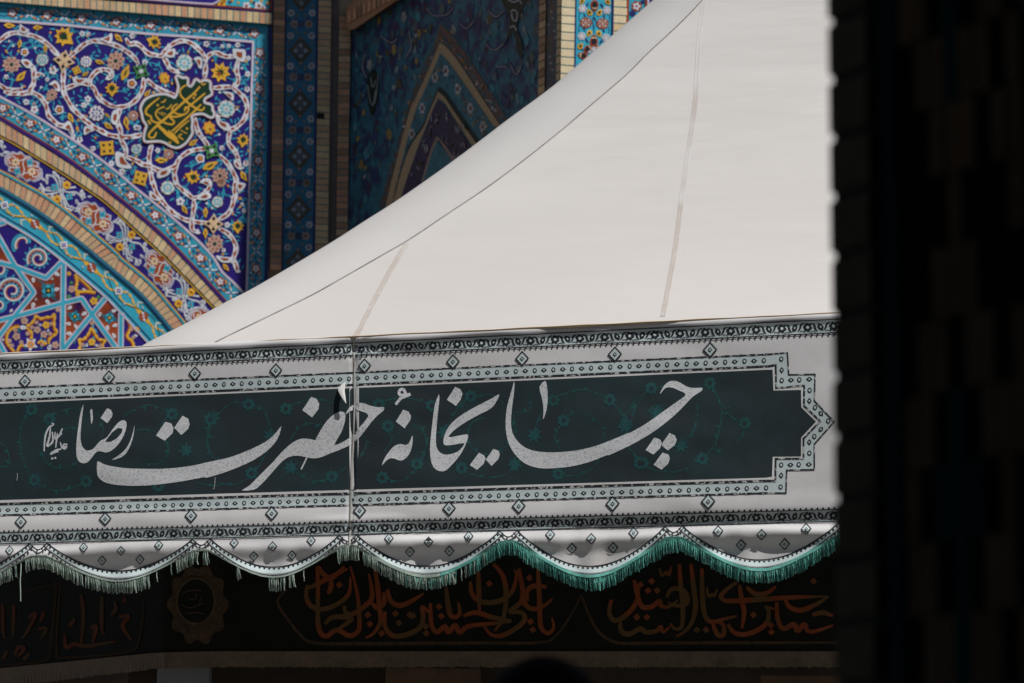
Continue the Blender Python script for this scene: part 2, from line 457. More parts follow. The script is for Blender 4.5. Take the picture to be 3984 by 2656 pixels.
# --- white-edged brown scrolls of the spandrel
SC = [
 [(-10, 170), (10, 148), (40, 130), (75, 127), (138, 142), (184, 170), (213, 200), (236, 222)],
 [(262, 228), (298, 197), (326, 174), (367, 158), (413, 165), (459, 179), (494, 200), (523, 225), (540, 252)],
 [(248, 250), (247, 275), (246, 321), (248, 357), (264, 389), (282, 419), (305, 442), (333, 469), (358, 488), (390, 506), (425, 524), (471, 531), (505, 531), (535, 527), (560, 521)],
 [(250, 346), (287, 331), (321, 321), (349, 326), (352, 305), (372, 280), (399, 269), (427, 275), (434, 296), (422, 303)],
 [(349, 326), (367, 344), (376, 364), (390, 384), (420, 405), (448, 416)],
 [(556, 298), (559, 327), (547, 365), (519, 397), (482, 414), (448, 416)],
 [(472, 418), (462, 440), (457, 469), (464, 492), (470, 515), (470, 540), (482, 563), (491, 586), (487, 605), (468, 622)],
 [(487, 608), (505, 614), (530, 623), (553, 637), (587, 646), (608, 658), (633, 664), (658, 655), (681, 646), (693, 625), (711, 605), (737, 589), (771, 580), (800, 580)],
 [(14, 355), (46, 361), (80, 364), (115, 359), (138, 364), (161, 380), (174, 400), (184, 426), (190, 449), (207, 467), (230, 485), (255, 492), (273, 506), (285, 529)],
 [(84, 236), (115, 250), (131, 271), (131, 294), (131, 321), (119, 344), (112, 358)],
 [(-8, 325), (23, 344), (57, 351), (90, 345)],
 [(489, 147), (505, 170), (530, 168), (553, 184), (576, 207), (606, 213), (629, 216), (640, 202), (659, 181), (686, 163), (718, 158), (748, 170), (773, 191), (794, 216), (801, 232)],
 [(632, 214), (638, 222), (649, 243), (663, 266), (690, 280)],
 [(801, 232), (817, 211), (840, 204), (863, 213), (888, 220), (916, 216), (941, 205)],
 [(936, 216), (929, 230), (923, 253), (920, 275), (927, 298), (925, 321), (911, 340), (928, 358), (950, 380), (962, 410), (959, 437), (948, 465), (927, 488), (902, 502), (874, 497), (856, 481), (845, 452)],
 [(911, 340), (888, 337), (855, 340), (822, 342)],
 [(801, 236), (799, 275), (796, 312)],
 [(897, 506), (890, 531), (890, 557), (911, 584), (925, 612), (929, 639), (941, 658)],
 [(571, 306), (599, 333), (645, 357), (685, 370)],
 [(760, 455), (764, 488), (773, 515), (794, 545), (814, 570)],
 [(852, 600), (883, 632), (902, 660), (918, 694), (918, 710), (911, 734), (916, 760), (909, 778), (902, 803), (888, 829), (863, 847), (845, 855)],
 [(592, 558), (583, 591), (580, 625), (583, 655), (590, 694), (597, 714), (608, 746), (629, 778), (649, 803), (677, 829), (709, 849), (737, 858), (783, 865), (806, 866)],
 [(691, 644), (679, 671), (682, 694), (688, 716), (709, 737), (732, 755), (752, 769), (783, 762), (806, 741), (817, 718), (808, 702), (789, 706)],
 [(754, 772), (755, 803), (750, 838), (746, 872), (750, 893), (768, 902)],
 [(848, 885), (886, 907), (906, 930), (918, 957), (916, 982), (908, 1003), (916, 1026), (926, 1060)],
 [(842, 996), (863, 1008), (888, 1011), (908, 1003)],
]
SCP = []
for ci, c in enumerate(SC):
    p = resample(smooth(c, 8), 4.0)
    SCP += p[::2]
    N = len(p)
    b = MB()
    ph = random.random() * 6
    wf = lambda t: (18.5 + 2.2 * sin(t * N * 0.35 + ph)) * (0.55 + 0.45 * min(1, min(t, 1 - t) * N / 5))
    zz = 0.004 + 0.0009 * (ci % 4)
    b.ribbon(F, p, wf, T['white'], zz, 0.0)
    nr = normals(p)
    i = 2
    side = 1
    while i < N - 6:                                    # brown core, uneven in width, with short white breaks
        ln_ = random.randint(8, 17)
        seg = p[i:i + ln_]
        if len(seg) > 3:
            f1, f2, sh = random.uniform(.5, .9), random.uniform(0, 6), random.uniform(.6, 2.2)
            seg = [(q[0] + nr[i + k].x * sh * sin(k * f1 + f2), q[1] + nr[i + k].y * sh * sin(k * f1 + f2)) for k, q in enumerate(seg)]
            n2 = len(seg)
            b.ribbon(F, seg, lambda t: (7.2 + 3.4 * sin(t * n2 * .8 + f2)) * min(1, .25 + 5 * min(t, 1 - t)), T['brown'], zz + 0.0012)
            if random.random() < .6:
                k2 = random.randint(1, n2 - 2); q = seg[k2]; a2 = atan2(nr[i + k2].y, nr[i + k2].x)
                b.prism(F, xf(DROP, q[0] + nr[i + k2].x * 3 * side, q[1] + nr[i + k2].y * 3 * side, a2 + 1.2, 6.5), T['white'], zz + .0018); b.prism(F, xf(SPRIG, q[0] + nr[i + k2].x * 3 * side, q[1] + nr[i + k2].y * 3 * side, a2 + 1.2, 3.2), T['grey'], zz + .0024)
        k = min(i + ln_, N - 2)
        q, n_ = p[k], nr[k]
        if random.random() < 0.75:                       # small hooked thorns along the stem
            t_ = Vector((n_.y, -n_.x)); h = side * random.uniform(12, 16)
            b.prism(F, [(q[0] - t_.x * 7 + n_.x * side * 5, q[1] - t_.y * 7 + n_.y * side * 5), (q[0] + n_.x * h + t_.x * 3, q[1] + n_.y * h + t_.y * 3), (q[0] + t_.x * 7 + n_.x * side * 5, q[1] + t_.y * 7 + n_.y * side * 5)], T['white'], zz - 0.0003, 0.0)
            b.prism(F, [(q[0] - t_.x * 3, q[1] - t_.y * 3), (q[0] + n_.x * h * .55, q[1] + n_.y * h * .55), (q[0] + t_.x * 3, q[1] + t_.y * 3)], T['grey'], zz + 0.0012)
        side = -side
        i += ln_ + 1
    if ci in (0, 3, 8, 9, 11, 12, 14, 22, 23, 25):           # curled tips
        for e, t_ in ((p[-1], Vector(p[-1]) - Vector(p[-3])),):
            a = atan2(t_.y, t_.x)
            b.prism(F, xf([(-1.2, -0.6), (0.2, -0.75), (1.3, 0), (0.4, 0.7), (-1.2, 0.6)], e[0], e[1], a, 11), T['white'], zz + 0.0003, 0.0)
    obj('scroll', b, spand)
def wleaf(poly, core):
    b = MB(); P_ = smooth(poly, 3, True); b.prism(F, P_, T['white'], 0.0085, 0.0)
    mx_ = sum(p[0] for p in P_) / len(P_); my_ = sum(p[1] for p in P_) / len(P_)
    b.prism(F, [(mx_ + (x - mx_) * .56, my_ + (y - my_) * .56) for x, y in P_], T['grey'], 0.0092); b.prism(F, [(mx_ + (x - mx_) * .46, my_ + (y - my_) * .46) for x, y in P_], T['brown'], 0.0099); obj('scroll_leaf', b, spand)
wleaf(fr1(345, 400, 400, 450, 500, 510, 430, 560, 350, 540, 325, 470), fr1(365, 470, 440, 540, 385, 530))
wleaf(fr1(1890, 555, 1905, 660, 1860, 740, 1760, 690, 1680, 650, 1800, 620), fr1(1865, 630, 1850, 700, 1810, 680))
wleaf(fr1(350, 1020, 450, 1000, 540, 1060, 500, 1150, 420, 1120), fr1(390, 1030, 470, 1060, 490, 1110))
wleaf(fr1(740, 1245, 640, 1215, 590, 1250, 620, 1330, 690, 1270), fr1(680, 1250, 620, 1255, 640, 1280))
wleaf(fr1(830, 1425, 930, 1360, 1000, 1420, 1020, 1540, 950, 1530, 900, 1450), fr1(950, 1390, 985, 1480, 960, 1460))
wleaf(fr1(1225, 1305, 1330, 1320, 1510, 1330, 1400, 1420, 1280, 1430), fr1(1260, 1370, 1320, 1400, 1280, 1410))
wleaf(fr2(620, 820, 665, 850, 640, 960, 520, 960, 470, 900), fr2(620, 850, 560, 900, 490, 915))
wleaf(fr2(975, 985, 1080, 960, 1120, 1020, 1110, 1150, 1060, 1140, 1020, 1050), fr2(1060, 990, 1110, 1080, 1070, 1060))
wleaf(fr2(1640, 830, 1740, 830, 1850, 850, 1840, 1030, 1750, 1030, 1660, 960), fr2(1760, 870, 1805, 875, 1800, 920, 1765, 915))
wleaf(fr3(1260, 790, 1190, 690, 1060, 650, 1080, 580, 1170, 520, 1230, 620), fr3(1150, 580, 1210, 680, 1100, 620))
wleaf(fr3(1420, 640, 1480, 610, 1600, 680, 1520, 710, 1430, 760), fr3(1450, 660, 1530, 680, 1460, 700))
wleaf(fr3(1960, 1050, 2090, 1080, 2130, 1190, 2230, 1300, 2180, 1330, 1980, 1280), fr3(2010, 1190, 2070, 1200, 2070, 1260, 2010, 1250))
wleaf(fr3(1880, 520, 1910, 360, 2010, 340, 2000, 520, 1950, 590), fr3(1950, 390, 1990, 400, 1970, 480))
wleaf(fr4(1370, 560, 1360, 430, 1420, 520, 1560, 560, 1600, 690, 1470, 660), fr4(1420, 560, 1560, 620, 1570, 660))
wleaf(fr4(1470, 20, 1640, 60, 1640, 180, 1560, 110), fr4(1500, 40, 1600, 60, 1590, 80))
wleaf(fr4(370, 1490, 360, 1390, 460, 1340, 600, 1320, 540, 1440), fr4(450, 1340, 570, 1290, 520, 1380))
wleaf(fr4(1650, 1220, 1700, 1180, 1790, 1340, 1700, 1320), fr4(1700, 1230, 1740, 1300, 1710, 1280))
wleaf(fr6(1090, 30, 1180, -20, 1290, 80, 1240, 110, 1160, 70), fr6(1150, 10, 1230, 50, 1200, 60))
wleaf(fr6(1270, 290, 1150, 340, 1020, 310, 1130, 230, 1230, 210), fr6(1030, 270, 1110, 260, 1100, 300))
wleaf(fr6(1860, 70, 1720, 40, 1690, 110, 1760, 200), fr6(1800, 90, 1720, 100, 1740, 140))
wleaf(fr6(1350, 1290, 1480, 1300, 1640, 1320, 1600, 1390, 1450, 1390), fr6(1420, 1320, 1600, 1330, 1540, 1360))
wleaf(fr6(240, 180, 350, 260, 400, 350, 300, 330, 225, 280), fr6(270, 230, 320, 280, 280, 280))

# --- crossing stars where scrolls meet
def knot(cx, cy, r, M, rot):
    b = MB()
    b.prism(F, xf(starp(4, 0.55, rot), cx, cy, 0, r), M, 0.0105, 0.0)
    for k in range(4):
        a = rot + k * pi / 2
        b.prism(F, xf(starp(4, 0.6), cx + cos(a) * r * .5, cy + sin(a) * r * .5, a, r * .26, r * .2), T['black'], 0.0118)
    b.prism(F, xf(starp(4, 0.6, 0.6), cx, cy, 0, r * .3), T['white'] if M is T['green'] else M, 0.0126)
    obj('knot_star', b, spand)
knot(249, 236, 44, T['beige'], 1.75); knot(549, 276, 37, T['green'], 0.5); knot(824, 586, 38, T['green'], 0.55); knot(831, 870, 40, T['beige'], 1.6)

# --- cartouche with gold script
CT = smooth(fr2(690, 1290, 790, 1330, 860, 1330, 865, 1440, 930, 1475, 990, 1400, 1010, 1350, 1090, 1400, 1150, 1370, 1240, 1390, 1245, 1500) + fr4(1270, 60, 1160, 130, 1150, 220, 1270, 260, 1280, 340, 1310, 400, 1270, 450, 1150, 390, 1030, 390, 930, 430, 940, 520, 930, 640, 940, 720, 870, 840, 800, 910, 700, 960, 600, 940, 500, 880, 400, 850, 280, 850, 150, 850, 160, 700, 190, 600, 130, 500, 110, 400, 90, 300, 150, 180, 250, 120, 350, 90, 480, 80, 580, 110, 650, 140, 700, 80, 720, 0) + fr2(730, 1450, 700, 1350), 3, True)
cn = (688, 440)
def grow(poly, d):
    n = len(poly); out = []
    for i in range(n):
        t = Vector(poly[(i + 1) % n]) - Vector(poly[i - 1]); t = t.normalized() if t.length > 1e-6 else Vector((1, 0))
        out.append((poly[i][0] + t.y * d, poly[i][1] - t.x * d))
    return out
b = MB()
b.fill(F, [grow(CT, 11)], T['brown'], 0.0130)
b.fill(F, [grow(CT, 8)], T['white'], 0.0142)
b.fill(F, [grow(CT, -1.5)], T['dgreen'], 0.0154)
obj('cartouche', b, spand, label='dark green lobed cartouche edged in white')
b = MB()
for st, w in ((fr4(390, 130, 250, 240, 170, 330, 170, 400, 250, 450, 260, 510, 340, 550, 420, 540), 34), (fr4(345, 710, 300, 800, 230, 800, 220, 740, 330, 620, 460, 510, 620, 370, 820, 190, 980, 50, 1080, -60), 40),
              (fr4(600, 700, 760, 560, 960, 380, 1100, 240), 36), (fr4(740, 80, 850, 190, 950, 270, 1080, 340, 1140, 320, 1150, 280), 38), (fr4(480, 280, 370, 330, 330, 400, 380, 490, 500, 560, 610, 580, 640, 530, 570, 450, 700, 450, 850, 390, 890, 310, 830, 290, 820, 360), 32),
              (fr4(700, 230, 620, 290, 620, 360, 720, 410, 800, 410), 30), (fr4(900, 510, 760, 620, 640, 740), 28), (fr4(370, 600, 460, 680, 540, 760, 640, 830, 720, 900), 60), (fr4(540, 690, 620, 760, 700, 840), 46),
              (fr4(760, 80, 740, 10, 800, -60, 860, -90), 30), (fr4(1170, 50, 1000, 190, 830, 330), 34), (fr4(780, 740, 720, 780, 800, 840), 24), (fr4(350, 360, 480, 440), 14), (fr4(420, 370, 510, 410), 14), (fr4(750, 680, 870, 740), 16),
              (fr4(600, 240, 560, 300, 500, 320), 22), (fr4(420, 210, 480, 190, 500, 150), 22), (fr4(1090, -150, 1130, -90, 1180, -120), 26)):
    p = resample(smooth(st, 6), 3)
    b.ribbon(F, p, lambda t, w=w: w / 4.36 * (0.7 + 0.3 * sin(pi * t)), T['yellow'], 0.0168 + 0.0004 * random.random(), 0.0154)
for x, y in ((365, 255), (1000, 80), (975, 130), (230, 560), (210, 530), (860, 650), (570, 890)):
    cx, cy = fr4(x, y)[0]; b.prism(F, xf(starp(4, 0.7), cx, cy, 0.5, 6), T['yellow'], 0.0168, 0.0154)
obj('gold_script', b, spand, label='gold script on the dark green cartouche')
for i in range(26):                                      # small white and brown beads round the cartouche
    q = grow(CT, 9)[(i * 6) % len(CT)]
    pass

# --- flowers and leaves of the spandrel
FLP = []
def flower(kind, cx, cy, r, rot=0.0, parent=None, pl=None, z=0.006):
    r *= .93
    pl = pl or F; b = MB()
    if kind == 'maple':
        b.prism(pl, xf(MAPLE, cx, cy, rot, r), T['yellow'], z, 0.0)
        b.prism(pl, xf(MAPLE, cx - cos(rot) * r * .1, cy - sin(rot) * r * .1, rot, r * .5), T['dgreen'], z + .0012)
        b.prism(pl, xf(circ(6), cx - cos(rot) * r * .45, cy - sin(rot) * r * .45, 0, r * .14), T['brown'], z + .002)
    elif kind == 'star':
        b.prism(pl, xf(starp(8, 0.62, rot), cx, cy, 0, r), T['yellow'], z, 0.0)
        b.prism(pl, xf(starp(8, 0.35, rot), cx, cy, 0, r * .6), T['dgreen'], z + .0012)
        b.prism(pl, xf(circ(8), cx - r * .15, cy + r * .15, 0, r * .18), T['brown'], z + .002)
    elif kind == 'quad':
        b.prism(pl, xf(starp(4, 0.62, rot), cx, cy, 0, r * 1.12), T['yellow'], z, 0.0); b.prism(pl, xf(starp(4, 0.62, rot + .785), cx, cy, 0, r * .8), T['yellow'], z + .0004, 0.0)
        for k in range(4):
            a = rot + k * pi / 2
            b.prism(pl, xf(starp(4, 0.6), cx + cos(a) * r * .48, cy + sin(a) * r * .48, a, r * .2), T['black'], z + .0012)
    elif kind == 'leaf':
        b.prism(pl, xf(LEAF, cx, cy, rot, r), T['yellow'], z, 0.0)
        b.prism(pl, xf(SPRIG, cx, cy, rot, r * .5, r * .35), T['dgreen'], z + .0012)
    elif kind == 'palm':
        b.prism(pl, xf(lobes(9, 0.16), cx, cy, rot, r, r * 1.15), T['pink'], z, 0.0)
        for k in range(8):
            a = rot + k * pi / 4
            b.prism(pl, xf(DROP, cx + cos(a) * r * .66, cy + sin(a) * r * .72, a, r * .2), T['brown'], z + .0012)
        b.prism(pl, xf(starp(5, 0.6, rot), cx, cy, 0, r * .36), T['dgreen'], z + .0012)
    elif kind in ('ros', 'rosw', 'rosp'):
        a_, b_, c_ = dict(ros=('grey', 'turq', 'white'), rosw=('white', 'blue', 'white'), rosp=('pink', 'brown', 'white'))[kind]
        b.prism(pl, xf(lobes(10, 0.10), cx, cy, rot, r * 1.08), T['brown'], z - .0008, 0.0)
        b.prism(pl, xf(lobes(10, 0.12), cx, cy, rot, r), T[a_], z, 0.0)
        for k in range(8):
            a = rot + k * pi / 4
            b.prism(pl, xf(DROP, cx + cos(a) * r * .62, cy + sin(a) * r * .62, a + pi, r * .24), T[b_], z + .0012)
        if kind == 'ros':
            for k in range(5):
                a = rot + 0.3 + k * 2 * pi / 5
                b.prism(pl, xf(circ(7), cx + cos(a) * r * .9, cy + sin(a) * r * .9, 0, r * .2), T['white'], z + .0016)
        b.prism(pl, xf(circ(10), cx, cy, 0, r * .3), T[c_], z + .002)
        b.prism(pl, xf(circ(6), cx, cy, 0, r * .12), T['dgreen'], z + .0028)
    elif kind == 'five':
        b.prism(pl, xf(lobes(5, 0.12, ph=rot), cx, cy, 0, r * 1.05), T['white'], z, 0.0)
        b.prism(pl, xf(lobes(5, 0.15, ph=rot), cx, cy, 0, r * .66), T['brown'], z + .0012)
        b.prism(pl, xf(circ(7), cx, cy, 0, r * .3), T['yellow'], z + .002)
    elif kind == 'bud':
        r = r * .88
        b.prism(pl, xf(DROP, cx - cos(rot) * r * 1.0, cy - sin(rot) * r * 1.0, rot, r * .9, r * .7), T['turq'], z - .001, 0.0)
        b.prism(pl, xf(lobes(5, 0.2, ph=rot), cx, cy, 0, r), T['white'], z, 0.0)
        b.prism(pl, xf(circ(6), cx, cy, 0, r * .35), T[random.choice(('black', 'brown', 'purple'))], z + .0012)
        if random.random() < .4: b.prism(pl, xf(DROP, cx - cos(rot) * r * .8, cy - sin(rot) * r * .8, rot, r * .5), T['brown'], z + .001)
    elif kind == 'org':
        b.prism(pl, xf(lobes(7, 0.15), cx, cy, rot, r, r * 1.15), T['orange'], z, 0.0)
        b.prism(pl, xf(lobes(7, 0.15), cx, cy, rot, r * .8, r * .9), T['yellow'], z + .0012)
        b.prism(pl, xf(circ(7), cx + r * .2, cy + r * .25, 0, r * .25), T['brown'], z + .002)
    FLP.append((cx, cy, r))
    return obj('leaf' if kind == 'leaf' else 'flower', b, parent or spand)
for k, x, y, r, d in (('maple', 250, 142, 47, 40), ('maple', 436, 345, 33, 90), ('maple', 599, 161, 33, 200), ('star', 858, 280, 44, 15), ('maple', 946, 545, 31, 100), ('maple', 750, 687, 34, 200), ('quad', 416, 575, 38, 40),
        ('maple', 925, 881, 30, 90), ('quad', 546, 692, 36, 60), ('quad', 298, 273, 20, 20),
        ('leaf', 37, 99, 25, 5), ('leaf', 147, 107, 22, 0), ('leaf', 76, 170, 20, 100), ('leaf', 176, 188, 19, 90), ('leaf', 83, 296, 30, -45), ('leaf', 388, 241, 21, 15), ('leaf', 461, 147, 24, 45), ('leaf', 489, 282, 37, -65),
        ('leaf', 333, 287, 17, -30), ('leaf', 275, 458, 24, 65), ('leaf', 422, 490, 24, 35), ('leaf', 301, 501, 14, 80), ('leaf', 491, 476, 28, 85), ('leaf', 418, 449, 13, 50), ('leaf', 574, 361, 20, -45), ('leaf', 753, 554, 23, -35),
        ('leaf', 629, 623, 28, 0), ('leaf', 819, 644, 37, -25), ('leaf', 948, 685, 26, 60), ('leaf', 718, 815, 22, 60), ('leaf', 799, 826, 23, 90), ('leaf', 799, 907, 23, 90), ('leaf', 879, 1040, 20, 50), ('leaf', 25, 200, 10, 60),
        ('palm', 45, 250, 30, 90), ('palm', 450, 236, 32, 30), ('palm', 202, 368, 20, 30), ('palm', 856, 683, 28, 60), ('palm', 835, 948, 31, 20), ('palm', 862, 710, 16, 60),
        ('ros', 164, 232, 23, 0), ('rosw', 335, 239, 21, 0), ('ros', 718, 243, 31, 10), ('ros', 881, 423, 33, 10), ('rosw', 376, 440, 29, 5), ('rosp', 519, 449, 19, 0), ('rosp', 657, 599, 19, 0), ('ros', 652, 730, 26, 0), ('ros', 846, 785, 21, 10), ('ros', 530, 580, 19, 0),
        ('five', 96, 202, 15, 10), ('five', 513, 324, 18, 0), ('five', 231, 426, 17, 30), ('five', 779, 616, 17, 40),
        ('bud', 207, 273, 18, 70), ('bud', 184, 308, 9, 150), ('bud', 24, 298, 10, 220), ('bud', 320, 130, 12, 180), ('bud', 344, 131, 9, 200), ('bud', 514, 139, 12, 180), ('bud', 342, 384, 14, 200), ('bud', 326, 408, 12, 220), ('bud', 310, 543, 13, 90), ('bud', 530, 495, 12, 40),
        ('bud', 102, 396, 13, 40), ('bud', 134, 425, 17, 230), ('bud', 434, 635, 12, 60), ('bud', 475, 666, 13, 210), ('bud', 362, 577, 11, 20), ('bud', 803, 170, 13, 150), ('bud', 925, 174, 11, 180), ('bud', 966, 225, 10, 270), ('bud', 865, 179, 9, 300), ('bud', 890, 177, 9, 260),
        ('bud', 962, 347, 12, 90), ('bud', 964, 287, 12, 80), ('bud', 564, 241, 12, 60), ('bud', 614, 584, 11, 250), ('bud', 863, 575, 11, 220), ('bud', 957, 635, 13, 90), ('bud', 539, 497, 11, 0), ('bud', 539, 572, 13, 0), ('bud', 702, 783, 18, 60), ('bud', 884, 874, 12, 290),
        ('bud', 943, 794, 8, 60), ('bud', 950, 819, 10, 100), ('bud', 870, 973, 9, 40), ('org', 640, 303, 20, -20), ('org', 814, 497, 23, -30), ('leaf', 732, 202, 9, 90), ('leaf', 925, 416, 9, 0)):
    flower(k, x, y, r, radians(d))
# turquoise vines and sprigs in the gaps
def near(x, y, pts, d): return any((x - p[0]) ** 2 + (y - p[1]) ** 2 < d * d for p in pts)
def a0y(x):
    for i in range(len(A0) - 1):
        if A0[i][0] <= x <= A0[i + 1][0]:
            t = (x - A0[i][0]) / max(1e-6, A0[i + 1][0] - A0[i][0]); return A0[i][1] + t * (A0[i + 1][1] - A0[i][1])
    return 1300
def topy(x): return 80 + x * 0.086
inC = lambda x, y: 548 < x < 830 and 292 < y < 572 and not (x > 770 and y > 460) and not (x < 680 and y < 365)
for i, (x, y, r) in enumerate(FLP):
    others = sorted(FLP, key=lambda q: (q[0] - x) ** 2 + (q[1] - y) ** 2)[1:3]
    for (ox, oy, orr) in others[:1 + (i % 2)]:
        dx, dy = ox - x, oy - y; L = max(1, sqrt(dx * dx + dy * dy))
        if L > 150: continue
        bend = random.choice((-1, 1)) * L * .25
        p = resample(smooth([(x, y), (x + dx / 2 - dy / L * bend, y + dy / 2 + dx / L * bend), (ox, oy)], 8), 4)
        b = MB(); b.ribbon(F, p, 3.6, T['turq'], 0.0022, 0.0)
        k = len(p) // 2; a = atan2(p[k][1] - p[k - 1][1], p[k][0] - p[k - 1][0])
        for s_ in (-1, 1):
            b.prism(F, xf(SPRIG, p[k][0] + cos(a + s_) * 8, p[k][1] + sin(a + s_) * 8, a + s_ * .9, 10, 8), T['turq'], 0.0026, 0.0)
        obj('vine', b, spand)
cnt = 0; tries = 0; SPR = []
while cnt < 290 and tries < 14000:
    tries += 1
    x, y = random.uniform(5, 968), random.uniform(90, 1040)
    if y < topy(x) + 14 or y > a0y(x) - 14 or inC(x, y): continue
    if near(x, y, SCP, 14) or any((x - q[0]) ** 2 + (y - q[1]) ** 2 < (q[2] * 1.0 + 6) ** 2 for q in FLP) or near(x, y, SPR, 15): continue
    a = random.uniform(0, 6.28); b = MB()
    b.prism(F, xf(SPRIG, x, y, a, random.uniform(9, 14), 9), T['turq'], 0.0030, 0.0)
    if random.random() < .3: b.prism(F, xf(circ(7), x + cos(a) * 10, y + sin(a) * 10, 0, 5), T[random.choice(('white', 'yellow', 'orange', 'white'))], 0.0042, 0.0)
    obj('sprig', b, spand); SPR.append((x, y)); cnt += 1

# --- flower chain on the turquoise borders
def chain(path, parent, z, start, period=121.0, amp=16, k_=1.15):
    P = resample(path, 1.0); NR = normals(P); L = len(P)
    at = lambda s_, o_: (P[min(max(int(s_), 0), L - 1)][0] + NR[min(max(int(s_), 0), L - 1)].x * o_, P[min(max(int(s_), 0), L - 1)][1] + NR[min(max(int(s_), 0), L - 1)].y * o_)
    vine = MB()
    for ph in (0, pi):
        vine.ribbon(F, [at(s_, amp * sin(2 * pi * (s_ - start) / period + ph)) for s_ in range(0, L, 5)], 3.0, T['navy'], z)
    obj('border_vine', vine, parent)
    s_ = start; k = 0
    while s_ < L - 8:
        if s_ > 6:
            i = int(s_); t = Vector((NR[i].y, -NR[i].x)); a = atan2(t.y, t.x)
            cx, cy = at(s_, 0)
            b = MB()
            if k % 2 == 0:
                b.prism(F, xf(lobes(5, 0.15, ph=a), cx, cy, 0, 15.5 * k_), T['brown'], z + .001, z - .003)
                for q in range(5):
                    aa = a + q * 2 * pi / 5
                    b.prism(F, xf(DROP, cx + cos(aa) * 7.5 * k_, cy + sin(aa) * 7.5 * k_, aa + pi, 6.0 * k_, 7 * k_), T['white'], z + .0022)
            else:
                for q in range(4):
                    aa = a + .75 + q * pi / 2
                    b.prism(F, xf(SPRIG, cx + cos(aa) * 11 * k_, cy + sin(aa) * 11 * k_, aa, (11 if q % 2 else 7) * k_, 9 * k_), T['white'], z + .0014, z - .003)
                b.prism(F, xf(circ(6), cx, cy, 0, 3), T['navy'], z + .0024)
            obj('border_flower', b, parent)
            for (ds, do, mm, sz) in ((.15, 15, 'orange', 10), (.28, -13, 'orange', 9), (.27, 19, 'white', 7), (.13, -19, 'white', 7), (.37, 11, 'orange', 8), (.2, 2, 'navy', 9), (.33, -3, 'navy', 9), (.2, -24, 'navy', 8), (.34, 24, 'navy', 8)):
                q = at(s_ + ds * period, do * (1 if k % 2 else -1)); b = MB()
                if s_ + ds * period < L - 4:
                    b.prism(F, xf(SPRIG, q[0], q[1], a + (.5 if do > 0 else -.5), sz, sz * 1.2), T[mm], z + .0012, z - .003); obj('border_leaf', b, parent)
        s_ += period / 2; k += 1
mid = lambda P, Q, t=.5: [(a[0] + (b[0] - a[0]) * t, a[1] + (b[1] - a[1]) * t) for a, b in zip(resample(P, lens(P) / 60), resample(Q, lens(Q) / 60))]
chain(mid(A0, A1), arch_border, 0.0065, 66)
chain(smooth(fr1(-100, 180, 0, 192, 1200, 285, 2352, 400) + fr2(1000, 465, 2050, 560), 3), border_top, 0.0035, 80, period=135)
chain([(1012, 150), (1010, 350), (1003, 700), (995, 1060), (990, 1150)], border_right, 0.0035, 54, period=140)

# --- lozenge band between the brick arches
def lozenge(cx, cy, a):
    b = MB(); z = 0.004
    lo = [(-84, 0), (-66, -30), (-50, -32), (-40, -46), (-16, -40), (0, -49), (20, -40), (42, -46), (50, -30), (66, -28), (84, 0), (66, 30), (50, 32), (40, 46), (16, 40), (0, 49), (-20, 40), (-42, 46), (-50, 30), (-66, 28)]
    sc_ = lambda k: smooth(xf([(x * k, y * k) for x, y in lo], cx, cy, a), 2, True)
    b.prism(F, sc_(1.0), T['white'], z, 0.0); b.prism(F, sc_(.95), T['blue'], z + .0008); b.prism(F, sc_(.91), T['white'], z + .0014); b.prism(F, sc_(.86), T['brown'], z + .002)
    for w in ([(-68, 0), (-52, -16), (-36, 0), (-20, 18), (0, 36), (22, 14), (38, 0), (52, -16), (68, 0)], [(-68, 0), (-52, 16), (-36, 0), (-20, -18), (0, -36), (22, -14), (38, 0), (52, 16), (68, 0)], [(-14, -34), (-8, -8), (8, 8), (14, 34)], [(-46, 26), (-30, 22), (-12, 8)], [(46, -26), (30, -22), (12, -8)]):
        b.ribbon(F, resample(smooth(xf(w, cx, cy, a), 6), 4), 3.8, T['white'], z + .003)
    for (x, y, k, r) in ((-36, 0, 'beige', 13), (37, 0, 'beige', 13), (12, -27, 'turq', 11), (-12, 27, 'turq', 11)):
        q = xf([(x, y)], cx, cy, a)[0]
        b.prism(F, xf(lobes(4, 0.34, ph=a), *q, 0, r), T[k], z + .004)
        b.prism(F, xf(starp(4, 0.35), *q, a + .78, r * .55), T['dgreen'], z + .005)
    obj('lozenge', b, loz_band)
